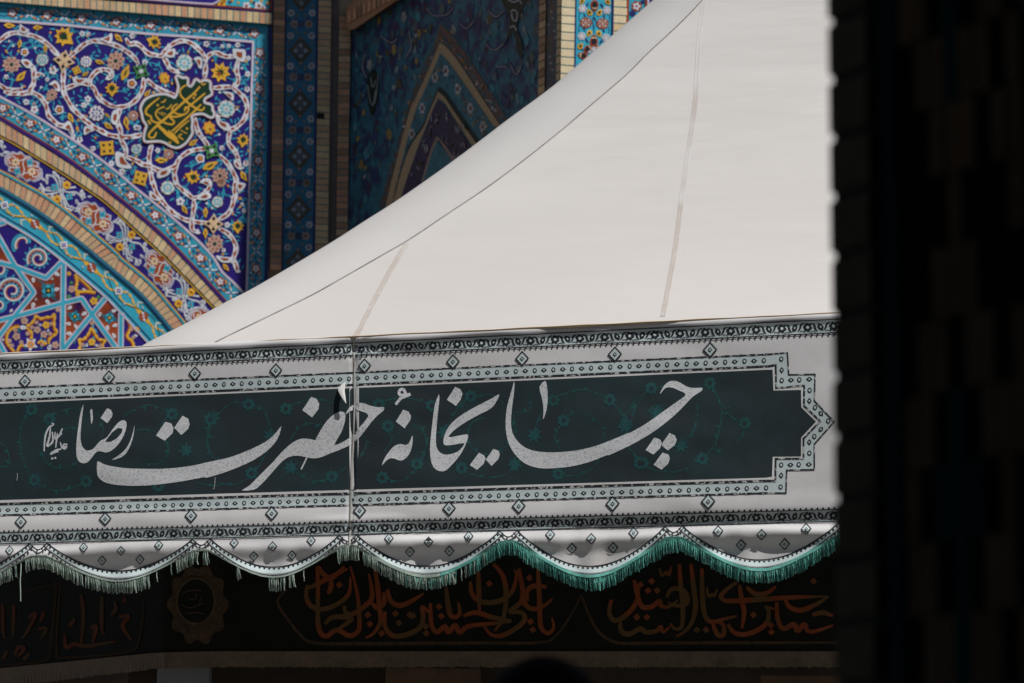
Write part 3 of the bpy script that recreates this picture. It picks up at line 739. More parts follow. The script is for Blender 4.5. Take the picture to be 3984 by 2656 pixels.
def knotwork(cx, cy, a):
    b = MB(); z = 0.004
    for w in ([(-88, -20), (-60, -30), (-30, -16), (-8, 4), (20, 12), (50, 30), (86, 20)], [(-88, 20), (-60, 30), (-30, 16), (-8, -4), (20, -12), (50, -30), (86, -20)], [(-52, -46), (-24, -24), (-4, 2), (10, 24), (34, 46)], [(52, 46), (24, 24), (4, -2), (-10, -24), (-34, -46)], [(34, -46), (10, -24), (-4, -2), (-24, 24), (-52, 46)]):
        p = resample(smooth(xf(w, cx, cy, a), 6), 4)
        b.ribbon(F, p, lambda t: 5.4 + 1.6 * sin(11 * t), T['white'], z + random.random() * .0004, 0.0)
        b.ribbon(F, p[2:-2], 1.7, T['grey'], z + .001)
    for (x, y, r, o_) in ((-62, -42, 15, .4), (-76, 34, 13, 2.2), (64, -40, 15, 1.2), (62, 42, 15, -.3), (-60, 42, 13, .9), (78, -32, 12, 2.9), (88, 0, 11, 0), (-88, 0, 11, 3.1)):
        q = xf([(x, y)], cx, cy, a)[0]
        b.prism(F, xf(LEAF, *q, a + o_, r, r * 1.1), T['white'], z + .0006, 0.0)
        b.prism(F, xf(SPRIG, *q, a + o_, r * .55, r * .55), T['grey'], z + .0018); b.prism(F, xf(SPRIG, *q, a + o_, r * .3, r * .3), T['blue'], z + .0026)
    for (x, y, k, r) in ((0, -33, 'yellow', 15), (0, 33, 'yellow', 15), (-34, 0, 'turq', 12), (34, 0, 'turq', 12)):
        q = xf([(x, y)], cx, cy, a)[0]
        b.prism(F, xf(lobes(6, 0.1, ph=a) if k == 'yellow' else lobes(4, 0.2, ph=a), *q, 0, r), T[k], z + .003, 0.0)
        b.prism(F, xf(starp(4, 0.7), *q, a, r * .42), T['brown'], z + .0042)
        if k == 'yellow': b.prism(F, xf(SPRIG, q[0] + 7, q[1] + 5, a + 1, 5), T['brown'], z + .0042)
    obj('knotwork', b, loz_band)
for c in ((92, 646), (372, 847), (622, 1040)):
    lozenge(*c, 0)if False else None
MIDL = resample(mid(off(A3, 8), A5), 1.0)
def angle_at(P, x, y):
    i = min(range(len(P)), key=lambda k: (P[k][0] - x) ** 2 + (P[k][1] - y) ** 2); i = min(max(i, 12), len(P) - 13)
    return atan2(P[i + 12][1] - P[i - 12][1], P[i + 12][0] - P[i - 12][0]), i
prev = None
pos = [(-70, 560, 1), (92, 648, 0), (241, 746, 1), (372, 847, 0), (489, 936, 1), (620, 1046, 0), (719, 1158, 1), (800, 1262, 0)]
for x, y, k in pos:
    a, i = angle_at(MIDL, x, y)
    (knotwork if k else lozenge)(x, y, a)
    if k:
        b = MB()
        for i in range(26):
            lx, ly = random.uniform(-100, 100), random.uniform(-47, 47)
            if abs(ly) < 14 and abs(lx) < 60 or (lx * lx + (abs(ly) - 33) ** 2) < 300: continue
            q = xf([(lx, ly)], x, y, a)[0]; an = a + random.choice((.6, -.6, 2.4, -2.4)); r = random.uniform(9, 15)
            b.prism(F, xf(LEAF, *q, an, r), T['white'], .0048 + .00003 * i, 0.0); b.prism(F, xf(SPRIG, *q, an, r * .5, r * .45), T[random.choice(('grey', 'blue'))], .0060 + .00003 * i)
        obj('serrated_leaves', b, loz_band)

# --- inner turquoise band with yellow vine
MI = resample(mid(off(A7, 16), off(A9, -15)), 1.0); MN = normals(MI)
ati = lambda s_, o_: (MI[min(max(int(s_), 0), len(MI) - 1)][0] + MN[min(max(int(s_), 0), len(MI) - 1)].x * o_, MI[min(max(int(s_), 0), len(MI) - 1)][1] + MN[min(max(int(s_), 0), len(MI) - 1)].y * o_)
per = 278.0; a, s0 = angle_at(MI, 21, 792); s0 = s0 - per
b = MB()
for ph, am in ((0, 22), (pi, 22)):
    b.ribbon(F, [ati(s_, am * sin(2 * pi * (s_ - s0) / (per / 1.0) * 1.5 + ph) * (0.6 + .4 * cos(2 * pi * (s_ - s0) / per))) for s_ in range(0, len(MI), 5)], lambda t: 6.5 + 3 * sin(t * 260), T['yellow'], 0.003, 0.0)
b.ribbon(F, [ati(s_, 24 * sin(2 * pi * (s_ - s0) / per * 1.0 + 1)) for s_ in range(0, len(MI), 5)], 2.2, T['dgreen'], 0.0036)
obj('yellow_vine', b, inner_band)
s_ = s0
while s_ < len(MI) - 6:
    for fr_, kind in ((0, 'dia'), (.18, 'pod'), (.3, 'tul'), (.5, 'brn'), (.68, 'tul'), (.82, 'pod'), (.1, 'pod'), (.4, 'pod')):
        ss = s_ + fr_ * per
        if not 4 < ss < len(MI) - 4: continue
        o_ = {'dia': 0, 'brn': 0}.get(kind, random.choice((-20, 20))); x, y = ati(ss, o_)
        i = int(ss); a = atan2(-MN[i].x, MN[i].y); b = MB(); z = 0.0045
        if kind == 'dia':
            b.prism(F, xf(starp(4, 0.72), x, y, a, 19), T['white'], z, 0.0); b.prism(F, xf(starp(4, 0.6), x, y, a, 11), T['blue'], z + .0012); b.prism(F, xf(circ(6), x, y, 0, 4), T['lilac'], z + .002)
        elif kind == 'brn':
            b.prism(F, xf(lobes(6, 0.15), x, y, a, 17), T['brown'], z, 0.0)
            for q in (-1, 1): b.prism(F, xf(DROP, x + cos(a + .5) * 13 * q, y + sin(a + .5) * 13 * q, a, 7), T['white'], z + .001)
            b.prism(F, xf(circ(7), x, y, 0, 5), T['lilac'], z + .0012)
        elif kind == 'tul':
            for q in (-.7, .7): b.prism(F, xf(SPRIG, x + cos(a + q) * 10, y + sin(a + q) * 10, a + q, 15, 13), T['grey'], z, 0.0)
        else:
            b.prism(F, xf(SPRIG, x, y, a + .5, 10), T['dgreen'], z, 0.0); b.prism(F, xf(SPRIG, x, y, a + .5, 7.5), T['white'], z + .0012)
        obj('band_flower', b, inner_band)
    s_ += per

# --- star pattern of the tympanum
cellM = [(fr7(370, 165, 790, 320, 1020, 30, 1020, 660, 370, 850, 620, 520), 'brown'), (fr7(1120, 720, 1350, 680, 1500, 880, 1115, 1400), 'brown'), (fr7(1800, 660, 2010, 850, 1990, 1420, 1600, 890), 'brown'), (fr7(-60, 1050, 150, 980, -60, 1250), 'brown'), (fr5(-60, 1000, 0, 1100, 190, 1420, -60, 1330), 'brown')]
for poly, k in cellM:
    b = MB(); b.prism(F, poly, T[k], 0.0, -0.01); obj('cell', b, tymp)
st = MB()
for L_ in (fr7(1078, 0, 1070, 690, 1060, 1560), fr7(-100, 1005, 240, 920, 1070, 690, 1385, 610, 1560, 880, 2050, 1560), fr7(1000, 1560, 1560, 880, 1800, 590), fr7(2052, 850, 2045, 1560), fr5(-120, 800, 250, 1450) + fr7(575, 510, 240, 915, -150, 1430), fr7(-120, -20, 0, 10, 250, 70, 780, 265, 1060, -20), fr7(-60, 1280, 90, 1560), fr5(-100, 770, 60, 720, 110, 690)):
    p = resample(L_, 6)
    st.ribbon(F, p, 23, T['lilac'], 0.0040 + .0002 * random.random(), -0.004)
    st.ribbon(F, p, 13, T['turq'], 0.0056 + .0002 * random.random())
obj('strapwork', st, tymp)
def spiral(cx, cy, r, a0, turns):
    b = MB(); p = []
    n = 46
    for i in range(n + 1):
        t = i / n; rr = r * (1 - .82 * t); an = a0 + turns * 2 * pi * t
        p.append((cx + cos(an) * rr, cy + sin(an) * rr))
    b.ribbon(F, p, 13, T['teal'], 0.0012, -0.002)
    b.ribbon(F, p, 4.2, T['white'], 0.0024)
    q = [(cx + (x - cx) * .89, cy + (y - cy) * .89) for x, y in p]
    b.ribbon(F, q, 3.4, T['pink'], 0.0018); b.ribbon(F, [(cx + (x - cx) * .78, cy + (y - cy) * .78) for x, y in p], 5, T['brown'], 0.0016)
    for i in range(0, n, 2):
        a = atan2(p[i][1] - cy, p[i][0] - cx)
        b.prism(F, xf(SPRIG, p[i][0] + cos(a) * 10, p[i][1] + sin(a) * 10, a + .6, 9, 9), T['turq'], 0.0008, -0.002)
    obj('spiral', b, tymp)
spiral(149, 1005, 45, 2.6, 1.7); spiral(48, 1132, 55, 3.3, 1.8); spiral(95, 945, 40, 2.5, 0.6); spiral(-4, 1190, 30, 2.0, 1.2); spiral(-5, 1050, 34, 3.0, 1.2)
def cloud(pts, w=9):
    b = MB(); p = resample(smooth(pts, 6), 4)
    b.ribbon(F, p, lambda t: w + 3 * sin(t * 70), T['yellow'], 0.0022, -0.002)
    nr = normals(p)
    b.ribbon(F, off(p, 7), 6, T['brown'], 0.0012, -0.002)
    obj('yellow_outline', b, tymp)
cloud(fr7(450, 1090, 560, 1000, 610, 910, 690, 950, 780, 930, 880, 920, 930, 870, 920, 1020, 930, 1120, 970, 1180, 900, 1250, 840, 1300, 830, 1380))
cloud(fr7(330, 1090, 220, 1110, 130, 1210, 120, 1350, 190, 1450, 250, 1520)); cloud(fr7(460, 1110, 540, 1200, 530, 1300)); cloud(fr7(640, 1370, 700, 1330, 790, 1390), 7); cloud(fr7(290, 1520, 330, 1420, 400, 1400), 7)
cloud(fr7(1340, 1480, 1360, 1380, 1330, 1310, 1420, 1300, 1500, 1210, 1555, 1110, 1610, 1210, 1680, 1300, 1780, 1320, 1740, 1400, 1750, 1480)); cloud(fr7(1280, 200, 1310, 330, 1290, 430, 1320, 490, 1480, 490, 1620, 510), 10); cloud(fr7(1300, 230, 1420, 330, 1560, 470), 6)
cloud(fr7(2170, 980, 2220, 1100, 2160, 1250, 2240, 1330, 2280, 1440, 2330, 1500))
for (x, y, k, r) in ((565, 300, 'w', 11), (970, 200, 'w', 12), (965, 455, 'w', 12), (810, 670, 'w', 12), (560, 730, 'w', 13), (610, 625, 'g', 6), (885, 280, 'g', 6), (1180, 770, 'w', 11), (1425, 870, 'w', 12), (1160, 1040, 'w', 11), (1285, 1085, 'w', 11), (1170, 1205, 'w', 12), (1690, 880, 'w', 11), (1935, 820, 'w', 11), (1825, 1110, 'w', 11), (1945, 1070, 'w', 11), (1930, 1240, 'w', 12),
                  (1215, 450, 'p', 13), (1315, 540, 'y', 8), (1590, 655, 'y', 14), (1170, 190, 'y', 8), (1560, 1030, 'p', 8), (1555, 1350, 'y', 13), (1420, 455, 'w', 7), (780, 1060, 'y', 13), (630, 1140, 'p', 13), (745, 1220, 'p', 13), (415, 990, 'p', 13), (280, 1255, 'p', 14), (940, 1400, 'p', 13), (395, 1105, 'w', 14), (840, 1440, 'w', 14), (980, 805, 'p', 8),
                  (520, 1390, 'W', 30), (680, 1060, 'w', 7), (815, 1155, 'w', 7), (200, 1410, 'o', 8), (160, 1330, 'o', 8), (470, 1205, 'o', 8), (260, 1150, 'o', 8), (540, 1100, 'o', 7), (620, 1020, 'o', 7), (870, 1040, 'o', 7), (850, 1210, 'o', 7), (1470, 1400, 'w', 8), (1640, 1410, 'w', 8), (1400, 1400, 'o', 8), (1700, 1420, 'o', 8), (2235, 1130, 'o', 7), (2300, 1240, 'w', 8), (2260, 1270, 'o', 7), (50, 1310, 'w', 7), (190, 820, 'w', 9), (1670, 590, 'gr', 7), (1170, 580, 'gr', 8), (1210, 345, 'gr', 6), (2320, 1140, 'y', 10), (715, 1395, 'o', 7), (360, 1355, 'o', 8)):
    cx, cy = fr7(x, y)[0]; b = MB()
    M1, M2 = dict(w=('white', 'teal'), g=('grey', 'dgreen'), p=('pink', 'brown'), y=('yellow', 'dgreen'), W=('white', 'orange'), o=('pink', 'brown'), gr=('green', 'dgreen'))[k]
    if k == 'W':
        b.prism(F, xf(starp(5, 0.5, .4), cx, cy, 0, r), T['white'], 0.0034, 0.0); b.prism(F, xf(lobes(6, 0.2), cx, cy, 0, 13), T['orange'], 0.0046); b.prism(F, xf(circ(6), cx, cy, 0, 4), T['turq'], 0.0055)
    else:
        b.prism(F, xf(DROP if k in 'wg' else lobes(5, 0.15), cx, cy, random.uniform(0, 6), r), T[M1], 0.0030, 0.0); b.prism(F, xf(SPRIG, cx, cy, random.uniform(0, 6), r * .4), T[M2], 0.0042)
    obj('star_flower', b, tymp)
for (x, y, s_, a) in ((820, 480, 40, .7), (1270, 920, 30, 0.2), (1855, 940, 30, .1)):
    cx, cy = fr7(x, y)[0]; b = MB()
    b.prism(F, xf(starp(4, 0.55), cx, cy, a, s_ * .95), T['teal'], 0.002, 0.0); b.prism(F, xf(starp(4, 0.6), cx, cy, a + .78, s_ * .7), T['turq'], 0.003); b.prism(F, xf(starp(4, 0.6), cx, cy, a, s_ * .45), T['dgreen'], 0.004); b.prism(F, xf(circ(6), cx, cy, 0, 5), T['yellow'], 0.005)
    for q in (0, pi): b.ribbon(F, resample(smooth([(cx, cy), (cx + cos(a + q + .3) * s_ * .9, cy + sin(a + q + .3) * s_ * .9), (cx + cos(a + q) * s_ * 1.6, cy + sin(a + q) * s_ * 1.6)], 6), 4), lambda t: 8 * (1 - t) + 1, T['teal'], 0.0026)
    obj('star_flower', b, tymp)
for i in range(95):                                       # turquoise leaf scatter in the blue cells
    x, y = random.uniform(0, 560), random.uniform(930, 1365)
    if y < 885 + x * 0.83 + 14: continue
    b = MB(); b.prism(F, xf(LEAF, x, y, random.uniform(0, 6.28), random.uniform(8, 14)), T[random.choice(('turq', 'teal', 'turq'))], -0.0004, -0.002); obj('tympanum_leaf', b, tymp)

# --- shaded columns of the recess
def column(pl, x0, x1, ys, n, mats, z, name='brick_column', lean=-0.014, slope=0.06):
    """horizontal courses between two edges; lean shifts x with y"""
    ya, yb = ys; sh = lambda x, y: x + lean * (y - 200)
    q = [(sh(x0, ya), ya), (sh(x1, ya), ya + slope * (x1 - x0)), (sh(x1, yb), yb + slope * (x1 - x0)), (sh(x0, yb), yb)]
    b = MB(); b.prism(pl, q, JOINT, z - 0.002, -0.02); c = obj(name, b, bl)
    for i in range(n):
        a, e = ya + (yb - ya) * (i + .07) / n, ya + (yb - ya) * (i + .93) / n
        b = MB(); b.prism(pl, [(sh(x0, a), a), (sh(x1, a), a + slope * (x1 - x0)), (sh(x1, e), e + slope * (x1 - x0)), (sh(x0, e), e)], random.choice(mats), z + random.uniform(-.0006, .0006), z - 0.012)
        obj('brick', b, c)
    return c
column(F, 1063, 1106, (-30, 1050), 42, [BRICK_D, BRICK_D, BRICK_R], 0.05)
q = [(1112, -80), (1233, -80), (1210, 1500), (1091, 1500)]
b = MB(); b.prism(F, q, T['bluegreen'], 0.01, -0.02); bc = obj('blue_tile_column', b, bl)
b = MB()
for xo in (1110, 1233): b.ribbon(F, [(xo + 3, -80), (xo - 14, 1130)], 8, T['navy'], 0.02, 0.0)
obj('navy_edging', b, bc)
for k in range(-1, 6):
    cy0 = 196 + k * 206; cx0 = 1170 - 0.0135 * (cy0 - 196)
    b = MB(); z = 0.014
    med = [(0, -62), (12, -40), (22, -30), (34, -14), (50, 0), (34, 14), (22, 30), (12, 40), (0, 62), (-12, 40), (-22, 30), (-34, 14), (-50, 0), (-34, -14), (-22, -30), (-12, -40)]
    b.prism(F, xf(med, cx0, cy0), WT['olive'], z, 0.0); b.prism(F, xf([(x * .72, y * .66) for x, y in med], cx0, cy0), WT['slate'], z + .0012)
    for x, y in ((0, -21), (0, 21), (-19, 0), (19, 0)): b.prism(F, xf(circ(8), cx0 + x, cy0 + y, 0, 7.5), WT['lilac'], z + .0024)
    for x, y in ((0, -49), (0, 49)): b.prism(F, xf(starp(4, .6), cx0 + x, cy0 + y, 0, 7), WT['pink'], z + .0024)
    obj('medallion', b, bc)
    for x, y, M_, r in ((-28, 103, 'pink', 15), (28, 103, 'pink', 15), (-40, 60, 'white', 13), (42, 60, 'white', 13), (-40, -58, 'white', 13), (42, -58, 'white', 13), (-17, 70, 'yellow', 9), (17, 70, 'yellow', 9), (-17, -70, 'yellow', 9), (17, -70, 'yellow', 9), (-44, 30, 'orange', 9), (44, 34, 'orange', 9), (-43, -34, 'orange', 9), (45, -30, 'orange', 9), (0, 103, 'dblue', 14), (-22, 84, 'dblue', 10), (24, 84, 'dblue', 10), (-48, 84, 'dblue', 10), (48, 84, 'dblue', 10)):
        b = MB(); b.prism(F, xf(lobes(6, .16) if r > 12 else SPRIG, cx0 + x, cy0 + y, 0.9 if x * y > 0 else -.9, r), WT[M_], z - .001, 0.0)
        if r > 12: b.prism(F, xf(circ(6), cx0 + x, cy0 + y, 0, r * .35), WT['olive'], z + .0004)
        obj('column_flower', b, bc)
column(F, 1237, 1286, (-28, 1050), 42, [BRICK, BRICK_Y, BRICK], 0.03, slope=0.075)
b = MB(); b.prism(F, [(1234, 438), (1262, 440), (1262, 463), (1234, 461)], mat('hole_shadow_black', (.006, .006, .006), rough=.9), 0.0335, 0.0); obj('putlog_hole', b, bl)
b = MB(); b.prism(F, [(1286, -80), (1318, -80), (1305, 1100), (1272, 1100)], mat('dark_groove_plaster', (0.12, 0.10, 0.09), rough=.9, var=.35, scale=5), -0.002, -0.02); obj('groove', b, bl)
column(F, 1318, 1362, (60, 1020), 37, [BRICK_D, BRICK_R, BRICK], 0.015, slope=0.0)

# --- side wall of the recess with its pointed niche
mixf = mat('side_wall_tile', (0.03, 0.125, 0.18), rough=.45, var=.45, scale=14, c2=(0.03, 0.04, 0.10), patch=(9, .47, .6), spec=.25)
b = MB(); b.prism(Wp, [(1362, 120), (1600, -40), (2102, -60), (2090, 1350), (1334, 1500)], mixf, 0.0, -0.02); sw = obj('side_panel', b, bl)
def wr(pts, w, M, z, nm):
    b = MB(); b.ribbon(Wp, resample(smooth(pts, 5), 6), w, M, z, 0.0); return obj(nm, b, sw)
g3, g4 = fr(1500, 0, 3.2667), fr(1400, 300, 3.2667)
outL = g3(700, 270, 610, 500, 430, 860, 180, 1568) + g4(210, 1568); outL[-1] = (1440, 860)
outR = g3(700, 270, 850, 400, 1000, 600, 1300, 1040, 1600, 1530, 1800, 1800)
def apex(Lp, Rp, M, z, nm):
    ext = lambda P: P + [(P[-1][0] + (P[-1][0] - P[-2][0]) * 320 / max(60, P[-1][1] - P[-2][1]) * .6, P[-1][1] + 320)]
    b = MB(); L_, R_ = resample(smooth(ext(Lp), 5), 6), resample(smooth(ext(Rp), 5), 6)
    b.prism(Wp, L_[::-1] + R_[1:], M, z, -0.02 if z < .003 else 0.0); return obj(nm, b, sw)
apex(outL, outR, WT['teal'], 0.004, 'niche_border')
sh = lambda P, dx, dy: [(x + dx, y + dy) for x, y in P]
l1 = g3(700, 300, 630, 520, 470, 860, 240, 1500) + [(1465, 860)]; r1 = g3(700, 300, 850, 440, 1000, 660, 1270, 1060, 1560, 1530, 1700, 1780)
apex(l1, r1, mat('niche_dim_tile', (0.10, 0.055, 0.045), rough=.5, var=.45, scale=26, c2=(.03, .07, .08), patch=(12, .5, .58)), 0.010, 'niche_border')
l2 = g3(690, 540, 640, 660, 540, 900, 390, 1230, 280, 1500) + [(1490, 850)]; r2 = g3(690, 540, 800, 620, 950, 820, 1180, 1170, 1440, 1568, 1560, 1760)
apex(l2, r2, mat('niche_brick', (0.36, 0.27, 0.16), rough=.85, var=.3, scale=40), 0.016, 'niche_border')
l3 = g3(690, 680, 660, 760, 600, 900, 480, 1180, 330, 1568) + [(1515, 850)]; r3 = g3(690, 680, 780, 770, 950, 1000, 1150, 1290, 1340, 1568, 1450, 1740)
apex(l3, r3, WT['teal'], 0.021, 'niche_border')
l4 = g3(680, 1100, 640, 1180, 560, 1360, 480, 1568) + g4(620, 880, 460, 1400) + [(1520, 850)]; r4 = g3(680, 1100, 780, 1190, 900, 1370, 1060, 1600) + g4(1540, 840, 1700, 1100)
apex(l4, r4, WT['dgreen'], 0.026, 'niche_border')
l5 = sh(l4, 0, 14); r5 = [(x - 9, y + 14) for x, y in r4]
apex(l5, r5, mat('niche_brick', (0.42, 0.30, 0.17)), 0.031, 'niche_border')
l6 = g4(990, 285, 940, 390, 840, 640, 700, 1000, 540, 1480) + [(1545, 850)]; r6 = g4(990, 285, 1080, 370, 1200, 560, 1400, 870, 1550, 1100)
apex(sh(l6, 0, -4), [(x + 3, y - 4) for x, y in r6], WT['teal'], 0.036, 'niche_border')
apex(l6, r6, WT['purple'], 0.041, 'niche_field')
l7 = g4(980, 740, 900, 920, 800, 1260, 740, 1480) + [(1600, 850)]; r7 = g4(980, 740, 1080, 860, 1240, 1080, 1400, 1300)
apex(l7, r7, WT['pink'], 0.046, 'niche_border'); apex(sh(l7, 4, 16), sh(r7, -6, 16), WT['teal'], 0.051, 'niche_field')
for i in range(40):                                        # white arabesque in the inner field
    b = MB(); x, y = random.choice(((1000, 540), (1100, 760), (1180, 880), (1260, 640), (1080, 480), (900, 700), (830, 900), (740, 1090), (680, 1250), (1300, 860), (930, 560), (800, 760), (1200, 1000)))
    x, y = g4(x + random.uniform(-40, 40), y + random.uniform(-50, 50))[0]
    p = [(x + 8 * cos(t * .7 + i) * (1 + t * .1) * .6, y + 13 * sin(t * .7 + i)) for t in range(random.randint(3, 6))]
    b.ribbon(Wp, resample(smooth(p, 4), 3), random.uniform(2.5, 5), WT[random.choice(('lilac', 'lilac', 'brown', 'slate'))], 0.0475 + .00005 * i, 0.041); obj('arabesque', b, sw)
for (x, y) in ((1734, 275), (1780, 345), (1830, 420), (1878, 492), (1692, 300), (1642, 420), (1602, 520)):
    b = MB(); b.prism(Wp, xf(lobes(6, .2), x, y, 0, 11, 20), WT['white'], 0.0225, 0.021); b.prism(Wp, xf(circ(8), x, y, 0, 6, 10), WT['brown'], 0.0235); obj('niche_flower', b, sw)
for i in range(110):                                       # leaf tiles of the blue-green niche band
    t = random.random(); s_ = random.choice((-1, 1, 1)); Pa, Pb = (r3, r4) if s_ > 0 else (l3, l4)
    Pa, Pb = resample(smooth(Pa, 4), 4), resample(smooth(Pb, 4), 4); u_ = random.uniform(.15, .8)
    qa, qb = Pa[int(t * (len(Pa) - 1))], Pb[int(t * (len(Pb) - 1))]; b = MB()
    b.prism(Wp, xf(LEAF, qa[0] + (qb[0] - qa[0]) * u_, qa[1] + (qb[1] - qa[1]) * u_, random.uniform(0, 6.2), random.uniform(5, 9), 9), WT[random.choice(('dblue', 'dblue', 'brown', 'olive', 'slate', 'yellow', 'turq'))], 0.0221 + .00001 * i, 0.021); obj('niche_leaf', b, sw)
for i in range(60):
    t = random.random(); P_ = random.choice((r2, r2, l2)); P_ = resample(smooth(P_, 4), 4); q = P_[int(t * (len(P_) - 1))]
    b = MB(); s_ = 1 if P_[-1][0] > 1714 else -1
    b.prism(Wp, xf(LEAF, q[0] + s_ * random.uniform(6, 26) * .8, q[1] - random.uniform(4, 20), random.uniform(0, 6), 8, 11), WT[random.choice(('white', 'grey', 'pink', 'orange', 'teal', 'teal'))], 0.0115 + .0001 * i, 0.010); obj('niche_leaf', b, sw)
apts = outL[::-1] + outR
def inside_niche(x, y):
    if y < 86: return False
    xl = 1714 - (y - 86) * 0.40; xr = 1714 + (y - 86) * 0.72
    return xl - 12 < x < xr + 12
k = 0
while k < 298:                                             # flower and leaf tiles over the side wall, in the shade-darkened glazes
    x, y = random.uniform(1375, 2095), random.uniform(-20, 930)
    if inside_niche(x, y) or y < 110 - (x - 1362) * .5 or y > 1250 - .58 * (x - 800): continue
    b = MB(); M_ = random.choice(('dblue', 'dblue', 'purple', 'teal', 'turq', 'yellow', 'grey', 'dblue', 'purple', 'olive', 'turq', 'slate', 'slate'))
    r = random.uniform(7, 17); z = 0.002 + .00001 * k
    shp = random.choice((LEAF, SPRIG, lobes(5, .2), DROP, MAPLE))
    b.prism(Wp, xf([(p_[0] * .6, p_[1] * 1.25) for p_ in xf(shp, 0, 0, random.uniform(0, 6.28), r * (1.6 if M_ in ('dblue', 'purple', 'teal') else 1))], x, y), WT[M_], z + (.002 if M_ not in ('dblue', 'purple', 'teal') else 0), 0.0)
    obj('wall_flower', b, sw); k += 1
for pts in ([(1660, 30), (1690, 60), (1740, 55), (1765, 25)], [(1790, 90), (1815, 110), (1845, 80)], [(1890, 170), (1920, 195), (1960, 170)], [(1900, 40), (1930, 65), (1960, 40)], [(1985, 250), (2010, 290), (2030, 250)], [(1930, 260), (1950, 258), (1975, 262)], [(1420, 210), (1410, 260), (1425, 300)], [(1480, 140), (1520, 165), (1545, 150)], [(1590, 120), (1600, 180), (1580, 220)]):
    wr(pts, 9, WT['purple'], 0.0055, 'wall_vine'); wr(pts, 3.5, WT['lilac'], 0.0068, 'wall_vine')
b = MB(); b.prism(Wp, smooth([(1950, -20), (2060, -20), (2040, 20), (2020, 70), (2010, 110), (2030, 160), (2035, 215), (2022, 222), (2012, 190), (2000, 130), (1975, 150), (1965, 170), (1975, 130), (1985, 90), (1970, 40)], 3, True), WT['dgreen'], 0.009, 0.0); obj('script_panel', b, sw)
for pts in ([(1985, 45), (2000, 38), (2012, 50), (2008, 80), (1995, 75), (1990, 50)], [(1982, 108), (1998, 100), (2010, 118)], [(1975, -5), (1998, 8), (2018, 0), (2030, 15)]):
    wr(pts, 5, WT['white'], 0.0105, 'script_stroke')
b = MB(); b.prism(Wp, smooth([(1432, 300), (1452, 270), (1470, 300), (1474, 350), (1464, 410), (1450, 450), (1436, 420), (1428, 350)], 3, True), WT['dgreen'], 0.008, 0.0); obj('script_panel', b, sw)
for pts in ([(1430, 330), (1438, 380), (1450, 410), (1462, 350)], [(1442, 300), (1450, 340), (1462, 310)], [(1470, 290), (1466, 350), (1458, 400)]):
    wr(pts, 4, WT['grey'], 0.0095, 'script_stroke')
# brick strip, plain strip and corner bricks at the near edge of the side wall
b = MB(); b.prism(Wp, [(2099, -60), (2125, -60), (2118, 420), (2092, 440)], JOINT, 0.004, -0.02); c = obj('brick_column', b, bl)
for i in range(15):
    y = -40 + i * 31.5; x = 2099 - .014 * (y + 60); b = MB(); b.prism(Wp, [(x, y + 2), (x + 25, y - 11), (x + 25, y + 16), (x, y + 29)], random.choice((BRICK, BRICK_D, BRICK)), 0.012, 0.0); obj('brick', b, c)
b = MB(); b.prism(Wp, [(2125, -60), (2170, -60), (2162, 400), (2118, 420)], mat('dark_strip_tile', (0.05, 0.055, 0.07), rough=.5, var=.5, scale=12, c2=(.10, .07, .03), patch=(5, .58, .62)), 0.002, -0.02); obj('dark_strip', b, bl)
for i in range(16):
    b = MB(); x, y = random.uniform(2130, 2160), -30 + i * 25; b.prism(Wp, xf(LEAF, x, y, random.uniform(1, 2), 6, 12), WT[random.choice(('lilac', 'dblue', 'grey'))], 0.004, 0.002); obj('wall_flower', b, sw)
b = MB(); b.prism(Wp, [(2168, -60), (2184, -60), (2178, 360), (2160, 380)], JOINT, 0.004, -0.02); c = obj('brick_column', b, bl)
for i in range(14):
    y = -36 + i * 32; x = 2169 - .016 * (y + 60); b = MB(); b.prism(Wp, [(x, y + 4), (x + 15, y - 6), (x + 15, y + 21), (x, y + 30)], BRICK_Y, 0.011, 0.0); obj('brick', b, c)
# cornice over the side wall
b = MB(); b.prism(Wp, [(1345, 30), (1400, -20), (1600, -120), (1600, -20), (1540, 2), (1380, 112), (1350, 118)], BRICK_D, 0.10, 0.0); obj('cornice', b, bl)
b = MB(); b.ribbon(Wp, [(1372, 118), (1545, 4), (1700, -100)], 10, WT['brown'], 0.02, 0.0); obj('cornice_line', b, bl)
for i in range(11):
    x = 1352 + i * 19; y = 92 - i * 9.8; b = MB(); b.prism(Wp, [(x, y - 46), (x + 15, y - 54), (x + 15, y - 12), (x, y - 4)], random.choice((BRICK_D, BRICK_R)), 0.112, 0.09); obj('cornice_brick', b, bl)

# --- sunlit near pier
fR = fr(2140, 0, 5.1065)
lean = -0.016
def colR(x0, x1, y0, n, pit, mats):
    s_ = lambda x, y: x + lean * y
    b = MB(); b.prism(R, [(s_(x0, -60), -60), (s_(x1, -60), -55), (s_(x1, 420), 425), (s_(x0, 420), 420)], JOINT, 0.0102, -0.02); c = obj('brick_column', b, bl)
    for i in range(n):
        y = y0 + i * pit; sl_ = 0.075 * (x1 - x0)
        b = MB(); b.prism(R, [(s_(x0, y), y + 2.2), (s_(x1, y), y + 2.2 + sl_), (s_(x1, y + pit), y + pit - 2.2 + sl_), (s_(x0, y + pit), y + pit - 2.2)], random.choice(mats), 0.012 + random.uniform(-.0004, .0004), 0.0); obj('brick', b, c)
colR(2186, 2237, -38, 13, 32.2, [BRICK_C])
colR(2389, 2440, -37, 9, 31.4, [BRICK_C, BRICK_Y])
s_ = lambda x, y: x + lean * y
b = MB(); b.prism(R, [(2240, -60), (2387, -60), (2372, 900), (2226, 900)], T['turq'], 0.0, -0.02); rc = obj('turquoise_tile_column', b, bl)
b = MB()
